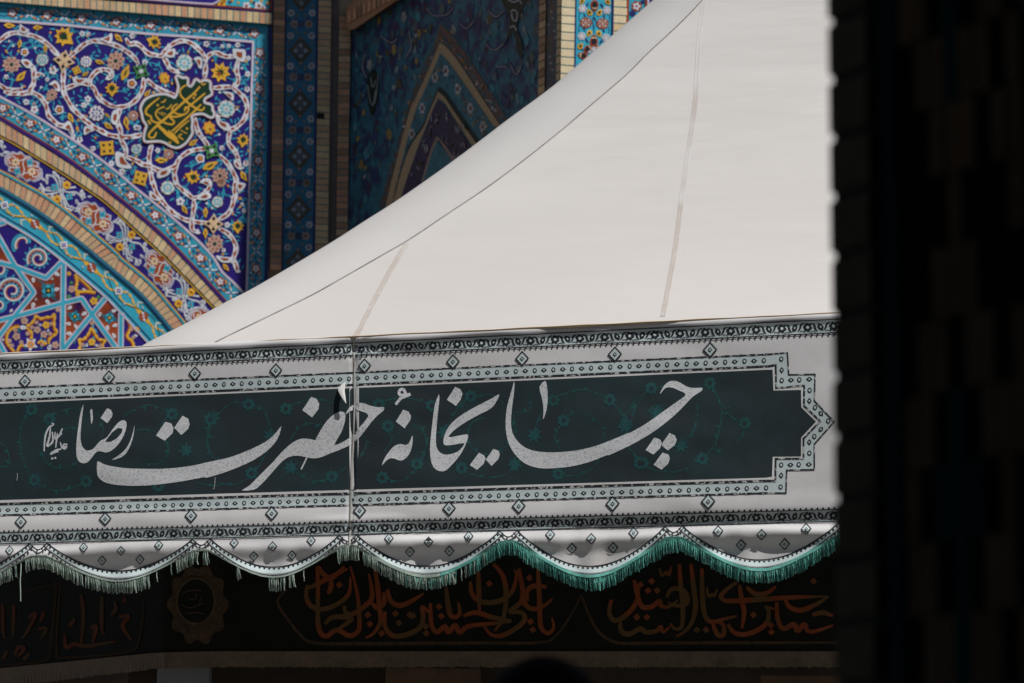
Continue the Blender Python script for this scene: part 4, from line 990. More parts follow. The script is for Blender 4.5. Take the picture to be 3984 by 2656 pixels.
b.ribbon(R, [(2242, -60), (2236, 340)], 5, T['navy'], 0.010, 0.0); b.ribbon(R, [(2386.5, -60), (2381, 260)], 6, T['navy'], 0.010, 0.0); b.ribbon(R, [(2444, -60), (2438, 200)], 9, T['brown'], 0.012, 0.0)
b.ribbon(R, [(2516, -60), (2512, 120)], 6, T['brown'], 0.012, 0.0); b.ribbon(R, [(2524, -60), (2520, 120)], 7, T['lilac'], 0.013, 0.0)
obj('edging_line', b, rc)
b = MB(); b.prism(R, [(2449, -60), (2514, -60), (2510, 200), (2444, 240)], T['turq'], 0.001, -0.02); rc2 = obj('turquoise_tile_column', b, bl)
b = MB(); b.prism(R, [(2527, -60), (2700, -60), (2700, 120), (2522, 140)], T['blue'], 0.001, -0.02); obj('blue_tile_field', b, bl)
def rf(kind, x, y, r, rot=0):
    cx, cy = fR(x, y)[0]; r = r / 5.1065; b = MB(); z = 0.004
    if kind == 'w6':
        for k in range(6):
            a = rot + k * pi / 3; b.prism(R, xf(circ(9), cx + cos(a) * r * .62, cy + sin(a) * r * .62, 0, r * .36), T['white'], z, 0.0); b.prism(R, xf(circ(6), cx + cos(a) * r * .62, cy + sin(a) * r * .62, 0, r * .14), T['brown'], z + .0012)
        b.prism(R, xf(circ(7), cx, cy, 0, r * .3), T['white'], z + .0008)
    elif kind == 'yl':
        b.prism(R, xf(DROP, cx, cy, rot, r, r * 1.1), T['yellow'], z, 0.0); b.prism(R, xf(DROP, cx, cy, rot, r * .5), T['dgreen'], z + .0012)
    elif kind == 'pk':
        b.prism(R, xf(lobes(9, .1), cx, cy, rot, r, r * .9), T['brown'], z, 0.0)
        for k in range(8):
            a = k * pi / 4; b.prism(R, xf(DROP, cx + cos(a) * r * .68, cy + sin(a) * r * .6, a + pi, r * .2, r * .26), T['white' if k % 2 else 'pink'], z + .0012)
        b.prism(R, xf(lobes(5, .1), cx, cy, 0, r * .34), T['pink'], z + .0012)
    elif kind == 'nl':
        b.prism(R, xf(SPRIG, cx, cy, rot, r), T['navy'], z - .001, 0.0)
    elif kind == 'br':
        b.prism(R, xf(DROP, cx, cy, rot, r, r * 1.1), T['brown'], z, 0.0); b.prism(R, xf(DROP, cx, cy, rot, r * .72, r * .72), T['black'], z + .0012)
        b.ribbon(R, resample([(cx + cos(rot + pi) * r * .3 + cos(rot + 1.57) * r * .35, cy - sin(rot) * r * .3 + sin(rot + 1.57) * r * .35), (cx + cos(rot) * r * .45 * -1, cy + sin(rot) * r * .45 * -1), (cx + cos(rot + pi) * r * .3 + cos(rot - 1.57) * r * .35, cy - sin(rot) * r * .3 + sin(rot - 1.57) * r * .35)], 3), 4, T['beige'], z + .0022)
    obj('column_flower', b, rc)
for a_ in (('w6', 645, 165, 85), ('w6', 1130, 200, 85), ('w6', 632, 715, 85), ('w6', 1115, 745, 85), ('yl', 785, 240, 80, 1.0), ('yl', 985, 240, 80, 2.1), ('yl', 780, 655, 80, -1.0), ('yl', 975, 665, 80, -2.1), ('yl', 635, 20, 75, -1), ('yl', 1150, 35, 75, -2.2), ('yl', 605, 910, 80, 2.2), ('pk', 715, 445, 115), ('pk', 1045, 465, 115),
           ('nl', 740, 90, 60, -1), ('nl', 1030, 110, 60, 1), ('nl', 690, 300, 40, 1), ('nl', 1075, 320, 45, 1.3), ('nl', 680, 580, 45, 1.2), ('nl', 1065, 600, 50, 1.2), ('nl', 730, 800, 65, 1.1), ('nl', 1020, 815, 65, -1), ('nl', 630, 960, 50, 1), ('nl', 880, 360, 40, 0), ('nl', 870, 550, 40, 1.5), ('br', 885, 110, 130, -1.57), ('br', 872, 800, 130, 1.57), ('br', 760, 960, 110, 2.5), ('br', 650, 1100, 110, 0.2), ('br', 960, 960, 90, 1), ('w6', 780, 1010, 50), ('w6', 870, 970, 50), ('w6', 1230, 900, 60)):
    rf(*a_)
b = MB()
for pts in (fR(880, 230, 870, 360, 920, 430, 870, 550, 875, 650), fR(880, 270, 850, 400, 860, 500, 875, 640), fR(590, 230, 575, 360, 600, 420), fR(1170, 240, 1190, 380, 1160, 440), fR(580, 500, 575, 580, 590, 660), fR(1165, 520, 1175, 620, 1150, 690)):
    b.ribbon(R, resample(smooth(pts, 4), 3), 2.4, T['navy'], 0.0022, 0.0)
obj('column_vine', b, rc)
for (x, y, r) in ((1720, 120, 100), (1640, 260, 60), (1840, 30, 40)):
    cx, cy = fR(x, y)[0]; b = MB(); b.prism(R, xf(lobes(7, .12), cx, cy, 0, r / 5.1), T['brown' if r == 100 else 'navy'], 0.004, 0.0)
    if r == 100:
        for k in range(5): b.prism(R, xf(DROP, cx + cos(k * 1.256) * 10, cy + sin(k * 1.256) * 10, k * 1.256 + pi, 7, 9), T['white'], 0.0052)
    obj('column_flower', b, rc2)
# ------------------------------------------------------------------ the tent
V = Plane(pix(1992, 1650, 12.0), -D2(-74.1))               # sheet of the valance
lin = lambda a, b: (lambda x: a + (b - a) * (x - 89) / 2936.0)   # a line of the banner: photo y at x=89 and x=3025
yTan, yTop, yBandU, yTeeth = lin(1369, 1225.5), lin(1377, 1233), lin(1399, 1253), lin(1441, 1304)
yOutU, yBeadU, yInU, yDarkU = lin(1506, 1376), lin(1529, 1399), lin(1554, 1423), lin(1566, 1436)
yDarkL, yInL, yBeadL, yOutL = lin(1942, 1856), lin(1958, 1869), lin(1982, 1896), lin(2001, 1916)
yTeethL, yBandL = lin(2069, 1988), lin(2113, 2034)
PEAK = [(-480, 2190), (149, 2166), (783, 2143), (1354, 2128), (1978, 2111), (2621, 2096), (3300, 2080), (3980, 2066)]
TROUGH = [2275, 2262, 2247, 2244, 2244, 2219, 2210]
def yEdge(x):
    for i in range(len(PEAK) - 1):
        (xa, ya), (xb, yb) = PEAK[i], PEAK[i + 1]
        if xa <= x <= xb:
            t = (x - xa) / (xb - xa); base = ya + (yb - ya) * t
            dip = TROUGH[i] - (ya + yb) / 2
            tt = min(max((t - 0.045) / 0.91, 0), 1)
            return base + dip * (0.82 * sin(pi * tt) ** 0.95 + 0.18 * sin(pi * tt) ** 3)
    return 2200
SEAM = [(1377, 1325), (1379, 1430), (1380, 1568), (1376, 1700), (1370, 1850), (1366, 1980), (1360, 2128)]
def xSeam(y):
    for i in range(len(SEAM) - 1):
        if y <= SEAM[i + 1][1]:
            t = (y - SEAM[i][1]) / (SEAM[i + 1][1] - SEAM[i][1]); return SEAM[i][0] + t * (SEAM[i + 1][0] - SEAM[i][0])
    return SEAM[-1][0]
def sm(a, b, x):
    t = min(max((x - a) / (b - a), 0), 1); return t * t * (3 - 2 * t)
class Cloth:
    """hanging cloth: the valance sheet with its roll, sag, ripples and flared hem (metres towards the viewer)"""
    n = V.n; d = V.d
    @staticmethod
    def disp(x, y):
        w2 = y - yTop(x)
        z = 0.0
        z += 0.009 * sm(-9, -2, w2) - 0.011 * sm(0, 42, w2)                      # rolled top edge, tucked below
        z += 0.0032 * sin(x / 61.0 + 0.9 * sin(x / 173.0)) * exp(-((w2 - 30) / 26.0) ** 2) * (1 + 1.6 * exp(-((x - 1480) / 130.0) ** 2))
        z += 0.0040 * sin(x / 410.0 + y / 230.0) + 0.0020 * sin(x / 167.0 - y / 120.0 + 1.0) + 0.0013 * sin(y / 47.0 + x / 260.0) * (.6 + .4 * sin(x / 210.0)) + 0.0007 * sin(y / 21.0 - x / 95.0) * sin(x / 330.0) ** 2
        wl = y - yTeethL(x)                                                        # below the lower teeth line
        rightside = sm(1350, 1750, x)
        k = 0.55 + 0.45 * sin(x / 230.0 + 0.6) + 0.2 * sin(x / 97.0)
        z += (0.006 - 0.003 * rightside) * sm(-95, -25, wl)
        z += -0.013 * sm(-12, 44, wl) * (0.35 + 0.75 * rightside)
        z += 0.016 * sm(44 + 8 * sin(x / 120.0), 84 + 10 * sin(x / 190.0 + 2), wl) * (0.45 + 0.45 * rightside + 0.2 * k)
        ed = yEdge(x) - y                                                          # distance above the hem
        z += -0.0235 * sm(80, 150, wl) * (0.7 + 0.3 * k)
        hem = 1 - sm(0, 38, ed)
        lob = sm(20, 90, yEdge(x) - yBandL(x))
        z += 0.0135 * hem * (0.35 + 0.65 * lob) * (0.6 + 0.4 * sin(x / 150.0 + 1.0) ** 2)
        z += 0.004 * sin(x / 33.0 + 2 * sin(x / 90.0)) * sm(30, 160, wl)
        s_ = x - xSeam(y)
        z += -0.006 * exp(-(s_ / 9.0) ** 2)
        z += 0.005 * exp(-((x - 1400) / 60.0) ** 2 - ((y - 1360) / 40.0) ** 2) * sin((x + y) / 11.0)
        z += 0.006 * exp(-((x - 1300) / 110.0) ** 2 - ((y - (yTeethL(x) - 12)) / 14.0) ** 2) + 0.005 * exp(-((x - 1500) / 90.0) ** 2 - ((y - (yTeethL(x) - 14)) / 12.0) ** 2)
        return z
    @classmethod
    def pt(c, x, y, off=0.0):
        return V.pt(x, y, off + c.disp(x, y))
C = Cloth
WHITE = mat('white_banner_cloth', (0.70, 0.705, 0.72), rough=0.85, var=0.05, scale=14, bump=0.07, bscale=300, c2=(0.62, 0.60, 0.59), patch=(2.2, .52, .75), spec=.15)
LBLUE = mat('pale_blue_print', (0.55, 0.645, 0.665), rough=0.85, var=0.08, scale=18, bump=0.07, bscale=300, spec=.15)
INK = mat('black_print', (0.018, 0.020, 0.026), rough=0.6, var=0.3, scale=40, spec=.35)
WORN = mat('worn_black_print', (0.018, 0.020, 0.026), rough=0.6, var=0.3, scale=40, c2=(0.46, 0.46, 0.46), patch=(60, .54, .58), spec=.35)
DARK = mat('dark_green_field_print', (0.015, 0.034, 0.040), rough=0.8, var=0.22, scale=10, bump=0.07, bscale=300, spec=.35, c2=(.017, .027, .035), patch=(3, .45, .6))
VINE = mat('teal_vine_print', (0.012, 0.074, 0.081), rough=0.8, var=0.3, scale=30, spec=.35)
LETTER = mat('grey_white_letter_print', (0.69, 0.71, 0.745), rough=0.55, var=0.10, scale=60, c2=(0.44, 0.47, 0.50), patch=(110, .52, .66), bump=.2, bscale=260)
CORD = mat('grey_cord', (0.52, 0.50, 0.47), rough=.8, var=.25, scale=60)
TAN = mat('tan_hem', (0.46, 0.36, 0.25), rough=.8, var=.15, scale=20)

vb = thing('valance_banner', 'long white and dark green printed banner with scalloped fringed edge along the tent eave', 'banner', V.pt(1700, 2150))
XL, XR = -220, 3420
def sheet(x0, x1, name):
    b = MB(); xs = []
    x = x0
    while x < x1: xs.append(x); x += 11.0
    xs.append(x1)
    rows = []
    for x in xs:
        a, e = yTop(x) - 9, yEdge(x); n = 88
        colv = [C.pt(x, a + (e - a) * (j / n), 0) for j in range(n + 1)]
        rows.append([len(b.v) + j for j in range(n + 1)]); b.v += colv
    for i in range(len(rows) - 1):
        for j in range(len(rows[0]) - 1):
            b.face([rows[i][j], rows[i][j + 1], rows[i + 1][j + 1], rows[i + 1][j]], WHITE)
    return obj(name, b, vb, True)
def cut(p):                                                 # keep clear of the seam
    return p
sheet(XL, 1376, 'cloth'); sheet(1376.5, XR, 'cloth')
def strip(ya, yb, M, z, x0=XL, x1=XR, b=None):
    b = b or MB(); n = int((x1 - x0) / 12); base = len(b.v); rws = 3
    for i in range(n + 1):
        x = x0 + (x1 - x0) * i / n
        for j in range(rws + 1):
            b.v.append(C.pt(x, ya(x) + (yb(x) - ya(x)) * j / rws, z))
    for i in range(n):
        for j in range(rws):
            k = base + i * (rws + 1) + j
            b.face([k, k + 1, k + rws + 2, k + rws + 1], M)
    return b
add = lambda f, d: (lambda x: f(x) + d)
Z1, Z2, Z3 = 0.0012, 0.0022, 0.0032
# floral borders
def floral(yu, yl, name, teeth_y, tdir):
    b = strip(add(yu, 1), add(yl, -1), LBLUE, Z1)
    strip(add(yu, -2), add(yu, 1.5), INK, Z2, b=b); strip(add(yl, -2), add(yl, 2), INK, Z2, b=b)
    x = -200.0; k = 0
    while x < XR - 10:
        s_ = 1 + .15 * (x - 89) / 2936; p = 43.5 * s_; ym = (yu(x) + yl(x)) / 2; h = (yl(x) - yu(x)) / 2; sl_ = -.045
        if k % 2 == 0:
            b.fill(C, [xf(lobes(6, .16), x, ym, 0.2, 13.5 * s_)], INK, Z2)
            b.fill(C, [xf(circ(9), x, ym, 0, 5.2 * s_)], LBLUE, Z3)
            for q in (-1, 1):
                b.ribbon(C, smooth([(x + q * 10 * s_, ym - h * .62), (x + q * 22 * s_, ym - h * .35), (x + q * 26 * s_, ym + h * .2), (x + q * 34 * s_, ym + h * .62)], 4), lambda t: (1.4 + 5.6 * sin(pi * t)) * s_, INK, Z2)
                b.ribbon(C, smooth([(x + q * 8 * s_, ym + h * .74), (x + q * 20 * s_, ym + h * .55), (x + q * 27 * s_, ym + h * .7)], 3), 2.2 * s_, INK, Z2)
        else:
            a = .5 if (k // 2) % 2 else -.5
            b.fill(C, [xf([(0, -15), (8, -4), (9, 6), (0, 15), (-8, 5), (-9, -6)], x, ym, a, s_)], INK, Z2)
            b.fill(C, [xf([(0, -5), (3, 0), (0, 5), (-3, 0)], x, ym, a, s_)], LBLUE, Z3)
        x += p; k += 1
    x = -210.0
    while x < XR:
        s_ = 1 + .15 * (x - 89) / 2936; y = teeth_y(x)
        b.prism(C, xf([(-3.6, 0), (3.6, 0), (3.4, 6 * tdir), (0, 9.5 * tdir), (-3.4, 6 * tdir)], x, y, 0, s_), INK, Z2)
        x += 19 * s_
    return obj(name, b, vb)
floral(yBandU, yTeeth, 'floral_border', yTeeth, 1)
floral(yTeethL, yBandL, 'floral_border', yTeethL, -1)

# stepped end of the dark field
f4 = fr(2400, 1300, 2.24)
XE = 2960
outer = f4(1486, 160, 1498, 352, 1727, 348, 1722, 580, 1893, 760, 1720, 958, 1722, 1178, 1480, 1183, 1474, 1383)
inner = f4(1384, 268, 1388, 468, 1633, 447, 1630, 622, 1772, 757, 1627, 908, 1626, 1083, 1384, 1085, 1381, 1278)
darkp = f4(1357, 308, 1365, 490, 1605, 484, 1608, 636, 1735, 760, 1606, 900, 1605, 1064, 1359, 1066, 1352, 1240)
def rowx(f, a, e, st=20.0):
    n = int(abs(e - a) / st); return [(a + (e - a) * i / n, f(a + (e - a) * i / n)) for i in range(n + 1)]
b = MB(); b.fill(C, [rowx(yOutU, XL, 2990) + outer + rowx(yOutL, 2990, XL)], LBLUE, .0006, 16); obj('bead_border', b, vb)
b = MB(); b.fill(C, [rowx(add(yInU, 5), XL, 2990) + [(x - (4 if i < 9 else 4), y) for i, (x, y) in enumerate(inner)] + rowx(add(yInL, -5), 2990, XL)], WHITE, .0009, 16); obj('white_margin', b, vb)
b = MB(); b.fill(C, [rowx(yDarkU, XL, 2980) + darkp + rowx(yDarkL, 2980, XL)], DARK, .0012, 14); dark_field = obj('dark_field', b, vb)
b = MB()
ZP = .0014
b.ribbon(C, rowx(yOutU, XL, 2990, 10) + [outer[0]], lambda t: 6 + 1.5 * sin(t * 400), WORN, ZP); b.ribbon(C, rowx(yOutL, XL, 2990, 10) + [outer[-1]], lambda t: 6.5 + 1.5 * sin(t * 370), WORN, ZP)
b.ribbon(C, rowx(yInU, XL, 2990, 10) + [inner[0]], 9, WORN, ZP); b.ribbon(C, rowx(yInL, XL, 2990, 10) + [inner[-1]], 9, WORN, ZP)
for P_, w in ((outer, 5.5), (inner, 7.5)):
    for i in range(len(P_) - 1):
        a, e = Vector(P_[i]), Vector(P_[i + 1]); t = (e - a).normalized() * w * .45
        b.ribbon(C, resample([tuple(a - t), tuple(e + t)], 8), w, WORN, ZP + .00012 * (i % 2))
obj('border_line', b, vb)
# beads
def bead(x, y, k, s_, rot=0):
    b = MB()
    if k: b.fill(C, [xf([(-11, 0), (-5, -5), (0, -8), (5, -5), (11, 0), (5, 5), (0, 8), (-5, 5)], x, y, rot, s_)], INK, ZP); b.fill(C, [xf(circ(7), x, y, 0, 3.2 * s_)], LBLUE, ZP + .0004)
    else: b.fill(C, [xf(circ(10), x, y, 0, 7.6 * s_, 9 * s_)], INK, ZP); b.fill(C, [xf(circ(8), x, y, 0, 3.8 * s_, 4.8 * s_)], LBLUE, ZP + .0004)
    obj('printed_bead', b, vb)
for f, d0 in ((yBeadU, 0), (yBeadL, 6)):
    x = -205.0 + d0; k = 0
    while x < 3010:
        s_ = 1 + .15 * (x - 89) / 2936; bead(x, f(x), k % 2, s_ * .98, -.04); x += 33.2 * s_ * random.uniform(.97, 1.03); k += 1
for i, (x, y) in enumerate(f4(1433, 215, 1437, 312, 1437, 402, 1517, 398, 1590, 396, 1677, 391, 1680, 488, 1678, 580, 1727, 638, 1778, 690, 1842, 755, 1778, 828, 1721, 890, 1677, 940, 1678, 1035, 1673, 1133, 1585, 1135, 1513, 1137, 1432, 1138, 1432, 1230, 1427, 1330)):
    bead(x, y, i % 2, 1.15, 1.57 if i in (1, 6, 7, 14, 13, 19) else (.8 if 8 <= i <= 9 else (-.8 if 11 <= i <= 12 else 0)))
# diamonds
def diamond(x, y, r):
    b = MB()
    D4 = [(0, -1.12), (1, -.05), (0.02, 1.12), (-1, .05)]
    jag = []
    P_ = resample(xf(D4 + [D4[0]], x, y, 0, r), r * .16)
    for i, q in enumerate(P_[:-1]): s_ = 1 + (.07 if i % 2 else -.02); jag.append((x + (q[0] - x) * s_, y + (q[1] - y) * s_))
    b.fill(C, [jag], INK, Z2); b.fill(C, [xf(D4, x, y, 0, r * .74)], LBLUE, Z3); b.fill(C, [xf(D4, x, y, 0, r * .30)], INK, Z3 + .0008); b.fill(C, [xf(circ(6), x, y, 0, r * .13)], LBLUE, Z3 + .0016)
    obj('printed_diamond', b, vb)
for x, y in ((97, 1483), (424, 1467), (758, 1453), (1073, 1441), (1418, 1423), (1762, 1407), (2031, 1395), (2392, 1378), (2762, 1361), (-200, 1497)): diamond(x, y, 24 + 4.5 * x / 2762)
for x, y in ((81, 2030), (409, 2018), (743, 2006), (1057, 1997), (1399, 1987), (1747, 1978), (2018, 1969), (2383, 1960), (2755, 1951)): diamond(x, y, 24 + 4.5 * x / 2762)
h5, h6, h7, h8 = fr(0, 1950, 2.221), fr(800, 1950, 2.221), fr(1600, 1950, 2.221), fr(2400, 1950, 2.221)
for x, y in h5(82, 423, 722, 398, 1044, 428, 882, 512, 1208, 503, 1372, 378) + h6(247, 358, 578, 390, 912, 338, 415, 475, 746, 467, 1584, 320, 1926, 350, 1765, 438) + h7(148, 352, 328, 430, 496, 303, 1201, 287, 1555, 322, 1387, 408, 1744, 402, 1920, 272) + h8(145, 272, 875, 257, 1250, 288, 1073, 378, 1449, 370, 1635, 237):
    diamond(x, y, 17 + 3.5 * x / 2762)
# scallop arcs with dots
for i in range(len(PEAK) - 1):
    (xa, _), (xb, _) = PEAK[i], PEAK[i + 1]
    b = MB(); x0, x1 = xa + 42, xb - 42
    xm = (xa + xb) / 2; ytr = yEdge(xm); arcs = []
    for inset, up_, w, y0 in ((36, 41, 5.0, 2), (20, 11, 3.6, 9)):
        pts = []
        for j in range(61):
            t = j / 60; x = xa + inset + (xb - xa - 2 * inset) * t; ya_ = yBandL(x) + y0
            base = ya_ + (ytr - up_ - (yBandL(xm) + y0)) * sin(pi * t) ** .86
            pts.append((x, min(base, yEdge(x) - 5)))
        arcs.append(pts)
        q = resample(pts, 9); b.ribbon(C, q, w, INK, Z2)
        q = resample(pts, 18.5); nr_ = normals(q)
        for j in range(1, len(q) - 1): b.prism(C, xf(circ(8), q[j][0] + nr_[j].x * 6.8, min(q[j][1] + nr_[j].y * 6.8, yEdge(q[j][0]) - 3), 0, 4.3), INK, Z2)
    b.ribbon(C, resample([((p[0] + q[0]) / 2, (p[1] + q[1]) / 2) for p, q in zip(*arcs)], 9), lambda t: 3 + 17 * sin(pi * t) ** .5, LBLUE, Z1)
    yb = yBandL(xb)
    for dy, hw in ((0, 36), (16, 44)):
        arcp = smooth([(xb - hw, yb + 2 + dy * .3), (xb, yb + 26 + dy * .8), (xb + hw, yb + dy * .3 - 1)], 8)
        arcp = [(x, min(y, yEdge(x) - 3)) for x, y in arcp]
        b.ribbon(C, arcp, 3.4, INK, Z2)
        for j in range(3, len(arcp) - 3, 4): b.prism(C, xf(circ(7), arcp[j][0], arcp[j][1] + 5, 0, 3.4), INK, Z2)
    obj('scallop_print', b, vb)

# vines printed on the dark field
b = MB()
e1, e2, e3, e4 = fr(0, 1300, 2.24), fr(800, 1300, 2.24), fr(1600, 1300, 2.24), f4
for p in (e1(0, 1150, 80, 1140, 60, 1000, 0, 940), e1(270, 650, 190, 800, 180, 1000, 240, 1180, 300, 1280), e1(400, 740, 560, 660, 720, 640), e1(440, 760, 380, 900, 380, 1080, 470, 1160, 620, 1150, 720, 1060), e1(560, 830, 640, 810, 700, 870), e1(300, 1290, 420, 1350, 560, 1360, 700, 1310), e1(1070, 720, 1200, 640, 1340, 620, 1480, 690), e1(1170, 840, 1300, 830, 1420, 900, 1470, 1020, 1400, 1120, 1280, 1130), e1(1480, 700, 1400, 800, 1450, 950), e1(1840, 720, 1800, 900, 1830, 1040, 1920, 1110), e1(1720, 1290, 1850, 1320, 2016, 1300), e1(850, 680, 900, 820, 880, 900),
          e2(380, 610, 230, 600, 110, 700, 40, 800, 20, 950, 60, 1080), e2(380, 620, 500, 650, 560, 800, 620, 900), e2(700, 640, 850, 580, 1000, 570, 1120, 600), e2(740, 920, 800, 830, 900, 780, 1040, 790), e2(100, 1290, 250, 1310, 400, 1230, 520, 1050, 560, 900), e2(760, 1180, 900, 1270, 1080, 1260, 1220, 1160), e2(1350, 840, 1400, 960, 1340, 1080), e2(1540, 1250, 1700, 1280, 1820, 1200, 1900, 1060, 1920, 900, 1860, 800), e2(1560, 580, 1700, 550, 1840, 570, 1980, 620), e2(1580, 820, 1620, 920, 1560, 1020),
          e3(0, 780, 100, 850, 130, 980, 60, 1100), e3(520, 540, 420, 620, 350, 740, 300, 830, 360, 1060, 440, 1180), e3(520, 540, 700, 530, 800, 600), e3(500, 1210, 650, 1250, 800, 1230, 930, 1150), e3(640, 720, 520, 780, 500, 920, 560, 1020, 700, 1040, 840, 960, 900, 860, 890, 690), e3(900, 680, 1000, 680, 1050, 600, 1010, 510), e3(1240, 560, 1400, 490, 1550, 490, 1700, 550), e3(1240, 570, 1150, 660, 1090, 780, 1070, 880), e3(1310, 740, 1420, 690, 1550, 710, 1660, 800, 1680, 900), e3(1320, 760, 1250, 900, 1300, 1000), e3(1740, 580, 1850, 720, 1880, 870, 1890, 970, 1980, 1100), e3(1280, 1220, 1450, 1230, 1580, 1160, 1640, 1090), e3(1900, 820, 1960, 620, 2016, 560),
          e4(0, 640, 60, 720, 100, 680, 160, 580, 280, 490), e4(280, 480, 400, 450, 480, 470), e4(800, 420, 870, 530, 910, 660, 900, 800, 860, 940, 780, 1060), e4(910, 600, 1000, 720, 1110, 770), e4(1110, 780, 1100, 880, 1040, 940), e4(860, 930, 880, 1030, 930, 1020), e4(700, 600, 700, 760, 640, 880, 560, 960), e4(230, 1120, 320, 1180, 480, 1200, 620, 1160, 740, 1080), e4(90, 980, 170, 1060, 220, 1120), e4(440, 1150, 480, 1190), e4(320, 760, 300, 640, 420, 620), e4(940, 620, 990, 640)):
    b.ribbon(C, resample(smooth(p, 6), 8), lambda t: 3.6 + 1.5 * sin(14 * t), VINE, 0.0015)
    for q in resample(smooth(p, 5), 46)[1:-1]:
        a = random.uniform(0, 6.28); b.fill(C, [xf(LEAF, q[0] + cos(a) * 8, q[1] + sin(a) * 8, a, random.uniform(7, 14))], VINE, 0.0016)
for (x, y, r) in [(*q, 22) for q in e1(275, 655, 750, 1280, 1500, 695, 430, 740, 300, 1270, 1380, 1320) + e2(375, 610, 700, 650, 1100, 1240, 400, 1210, 1540, 1250, 40, 740, 1510, 610, 1590, 800) + e3(520, 540, 1240, 575, 440, 1165, 1280, 1215, 1330, 750, 50, 1130, 180, 620, 1730, 570, 1990, 1120) + e4(300, 470, 810, 425, 225, 1120, 1115, 775, 745, 1085)]:
    b.fill(C, [xf(lobes(7, .14), x, y, 0, r)], VINE, 0.0017); b.fill(C, [xf(circ(9), x, y, 0, r * .42)], DARK, 0.0020)
for (x, y) in e1(1620, 1010, 1860, 720) + e2(560, 890, 740, 1160) + e3(1070, 880, 290, 850, 900, 1130, 1860, 800) + e4(80, 780, 350, 680, 560, 970):
    b.fill(C, [xf(starp(7, .45), x, y, .3, 34)], VINE, 0.00165)
obj('vine_print', b, vb)

ZLT = .0021
# ------------------------------------------------------------------ the large calligraphy, one mesh a word or mark
def word(outlines, label, smoothn=4):
    b = MB()
    for o_ in outlines:
        polys = o_ if isinstance(o_[0], list) else [o_]
        b.fill(C, [smooth(p, smoothn, True) if smoothn else p for p in polys], LETTER, ZLT, 14)
    obj('calligraphy_word', b, vb, label=label)
def dot(q):                                                # rhombic reed-pen dot with one rounded side
    return smooth(q, 2, True)
# chay: che with its three dots, alef
cheL = e4(375, 522, 400, 465, 440, 420, 490, 405, 545, 418, 610, 455, 670, 468, 742, 466, 735, 495, 660, 545, 560, 650, 450, 750, 340, 835, 230, 905, 100, 975, -60, 1050) + e3(1700, 1055, 1560, 1110, 1400, 1150, 1230, 1168, 1110, 1165, 1000, 1130, 920, 1065, 865, 985, 835, 900, 822, 800, 828, 680, 845, 590, 880, 470, 895, 412, 900, 440, 893, 530, 878, 640, 870, 740, 872, 810, 890, 875, 930, 935, 990, 985, 1070, 1015, 1180, 1028, 1310, 1026, 1450, 1010, 1600, 975, 1760, 915, 1880, 865) + e4(130, 850, 260, 775, 400, 675, 520, 590, 600, 525, 540, 490, 490, 467, 440, 462, 410, 480)
b = MB(); b.fill(C, [resample(smooth(cheL, 3, True), 3.5)], LETTER, ZLT, 14)
for q in (e4(250, 1010, 325, 900, 375, 915, 394, 950, 375, 995, 318, 1048), e4(398, 945, 458, 860, 505, 880, 522, 920, 505, 965, 445, 1012, 395, 975), e4(320, 1138, 398, 1030, 450, 1048, 462, 1085, 445, 1130, 388, 1180)):
    b.fill(C, [q], LETTER, ZLT, 14)
obj('calligraphy_word', b, vb, label='great sweeping white letter with three dots at the right end')
b = MB(); b.fill(C, [smooth(e3(1165, 405, 1117, 458, 1135, 540, 1150, 620, 1152, 690, 1148, 742, 1170, 690, 1187, 600, 1188, 500, 1180, 440), 2, True)], LETTER, ZLT, 14); obj('calligraphy_word', b, vb, label='short upright white stroke above the sweeping letter')
# khane: kha + alef, dots
b = MB()
b.fill(C, [resample(smooth(e3(240, 522, 205, 620, 188, 740, 172, 880, 163, 1000, 170, 1090, 195, 1160, 245, 1192, 300, 1188, 360, 1130, 420, 1060, 470, 970, 495, 895, 488, 872, 440, 878, 330, 898, 340, 870, 400, 815, 500, 750, 610, 690, 690, 650, 740, 590, 768, 522, 700, 560, 600, 610, 500, 665, 400, 730, 330, 800, 290, 880, 280, 945, 300, 968, 370, 962, 462, 948, 440, 990, 400, 1025, 340, 1045, 290, 1048, 245, 1025, 220, 980, 215, 900, 222, 800, 235, 660, 245, 570), 2, True), 3.5)], LETTER, ZLT, 14)
for q in (e3(310, 570, 383, 458, 430, 480, 447, 520, 430, 570, 390, 625), e3(510, 1140, 590, 1032, 635, 1055, 648, 1085, 630, 1130, 572, 1182), e3(650, 1092, 715, 998, 760, 1015, 772, 1045, 760, 1085, 700, 1148)):
    b.fill(C, [q], LETTER, ZLT, 14)
obj('calligraphy_word', b, vb, label='hooked white letter group with dots in the middle of the banner')
# ne with hamza
b = MB()
b.fill(C, [resample(smooth(e2(1535, 1145, 1555, 1090, 1600, 1020, 1650, 970, 1700, 955, 1740, 965, 1770, 950, 1790, 910, 1802, 880, 1805, 920, 1795, 990, 1770, 1050, 1730, 1090, 1690, 1100, 1650, 1085, 1610, 1080, 1570, 1105), 2, True), 3.5)], LETTER, ZLT, 14)
b.fill(C, [e2(1658, 760, 1722, 656, 1770, 675, 1790, 710, 1785, 745, 1735, 820)], LETTER, ZLT, 14)
b.ribbon(C, resample(smooth(e2(1735, 530, 1690, 525, 1690, 490, 1720, 478, 1735, 500, 1745, 530, 1700, 560, 1655, 612), 4), 3), 11, LETTER, ZLT); b.ribbon(C, resample(smooth(e2(1690, 560, 1740, 540, 1785, 520), 4), 3), 12, LETTER, ZLT + .0001)
obj('calligraphy_word', b, vb, label='small white letter with a dot and a hook above it')
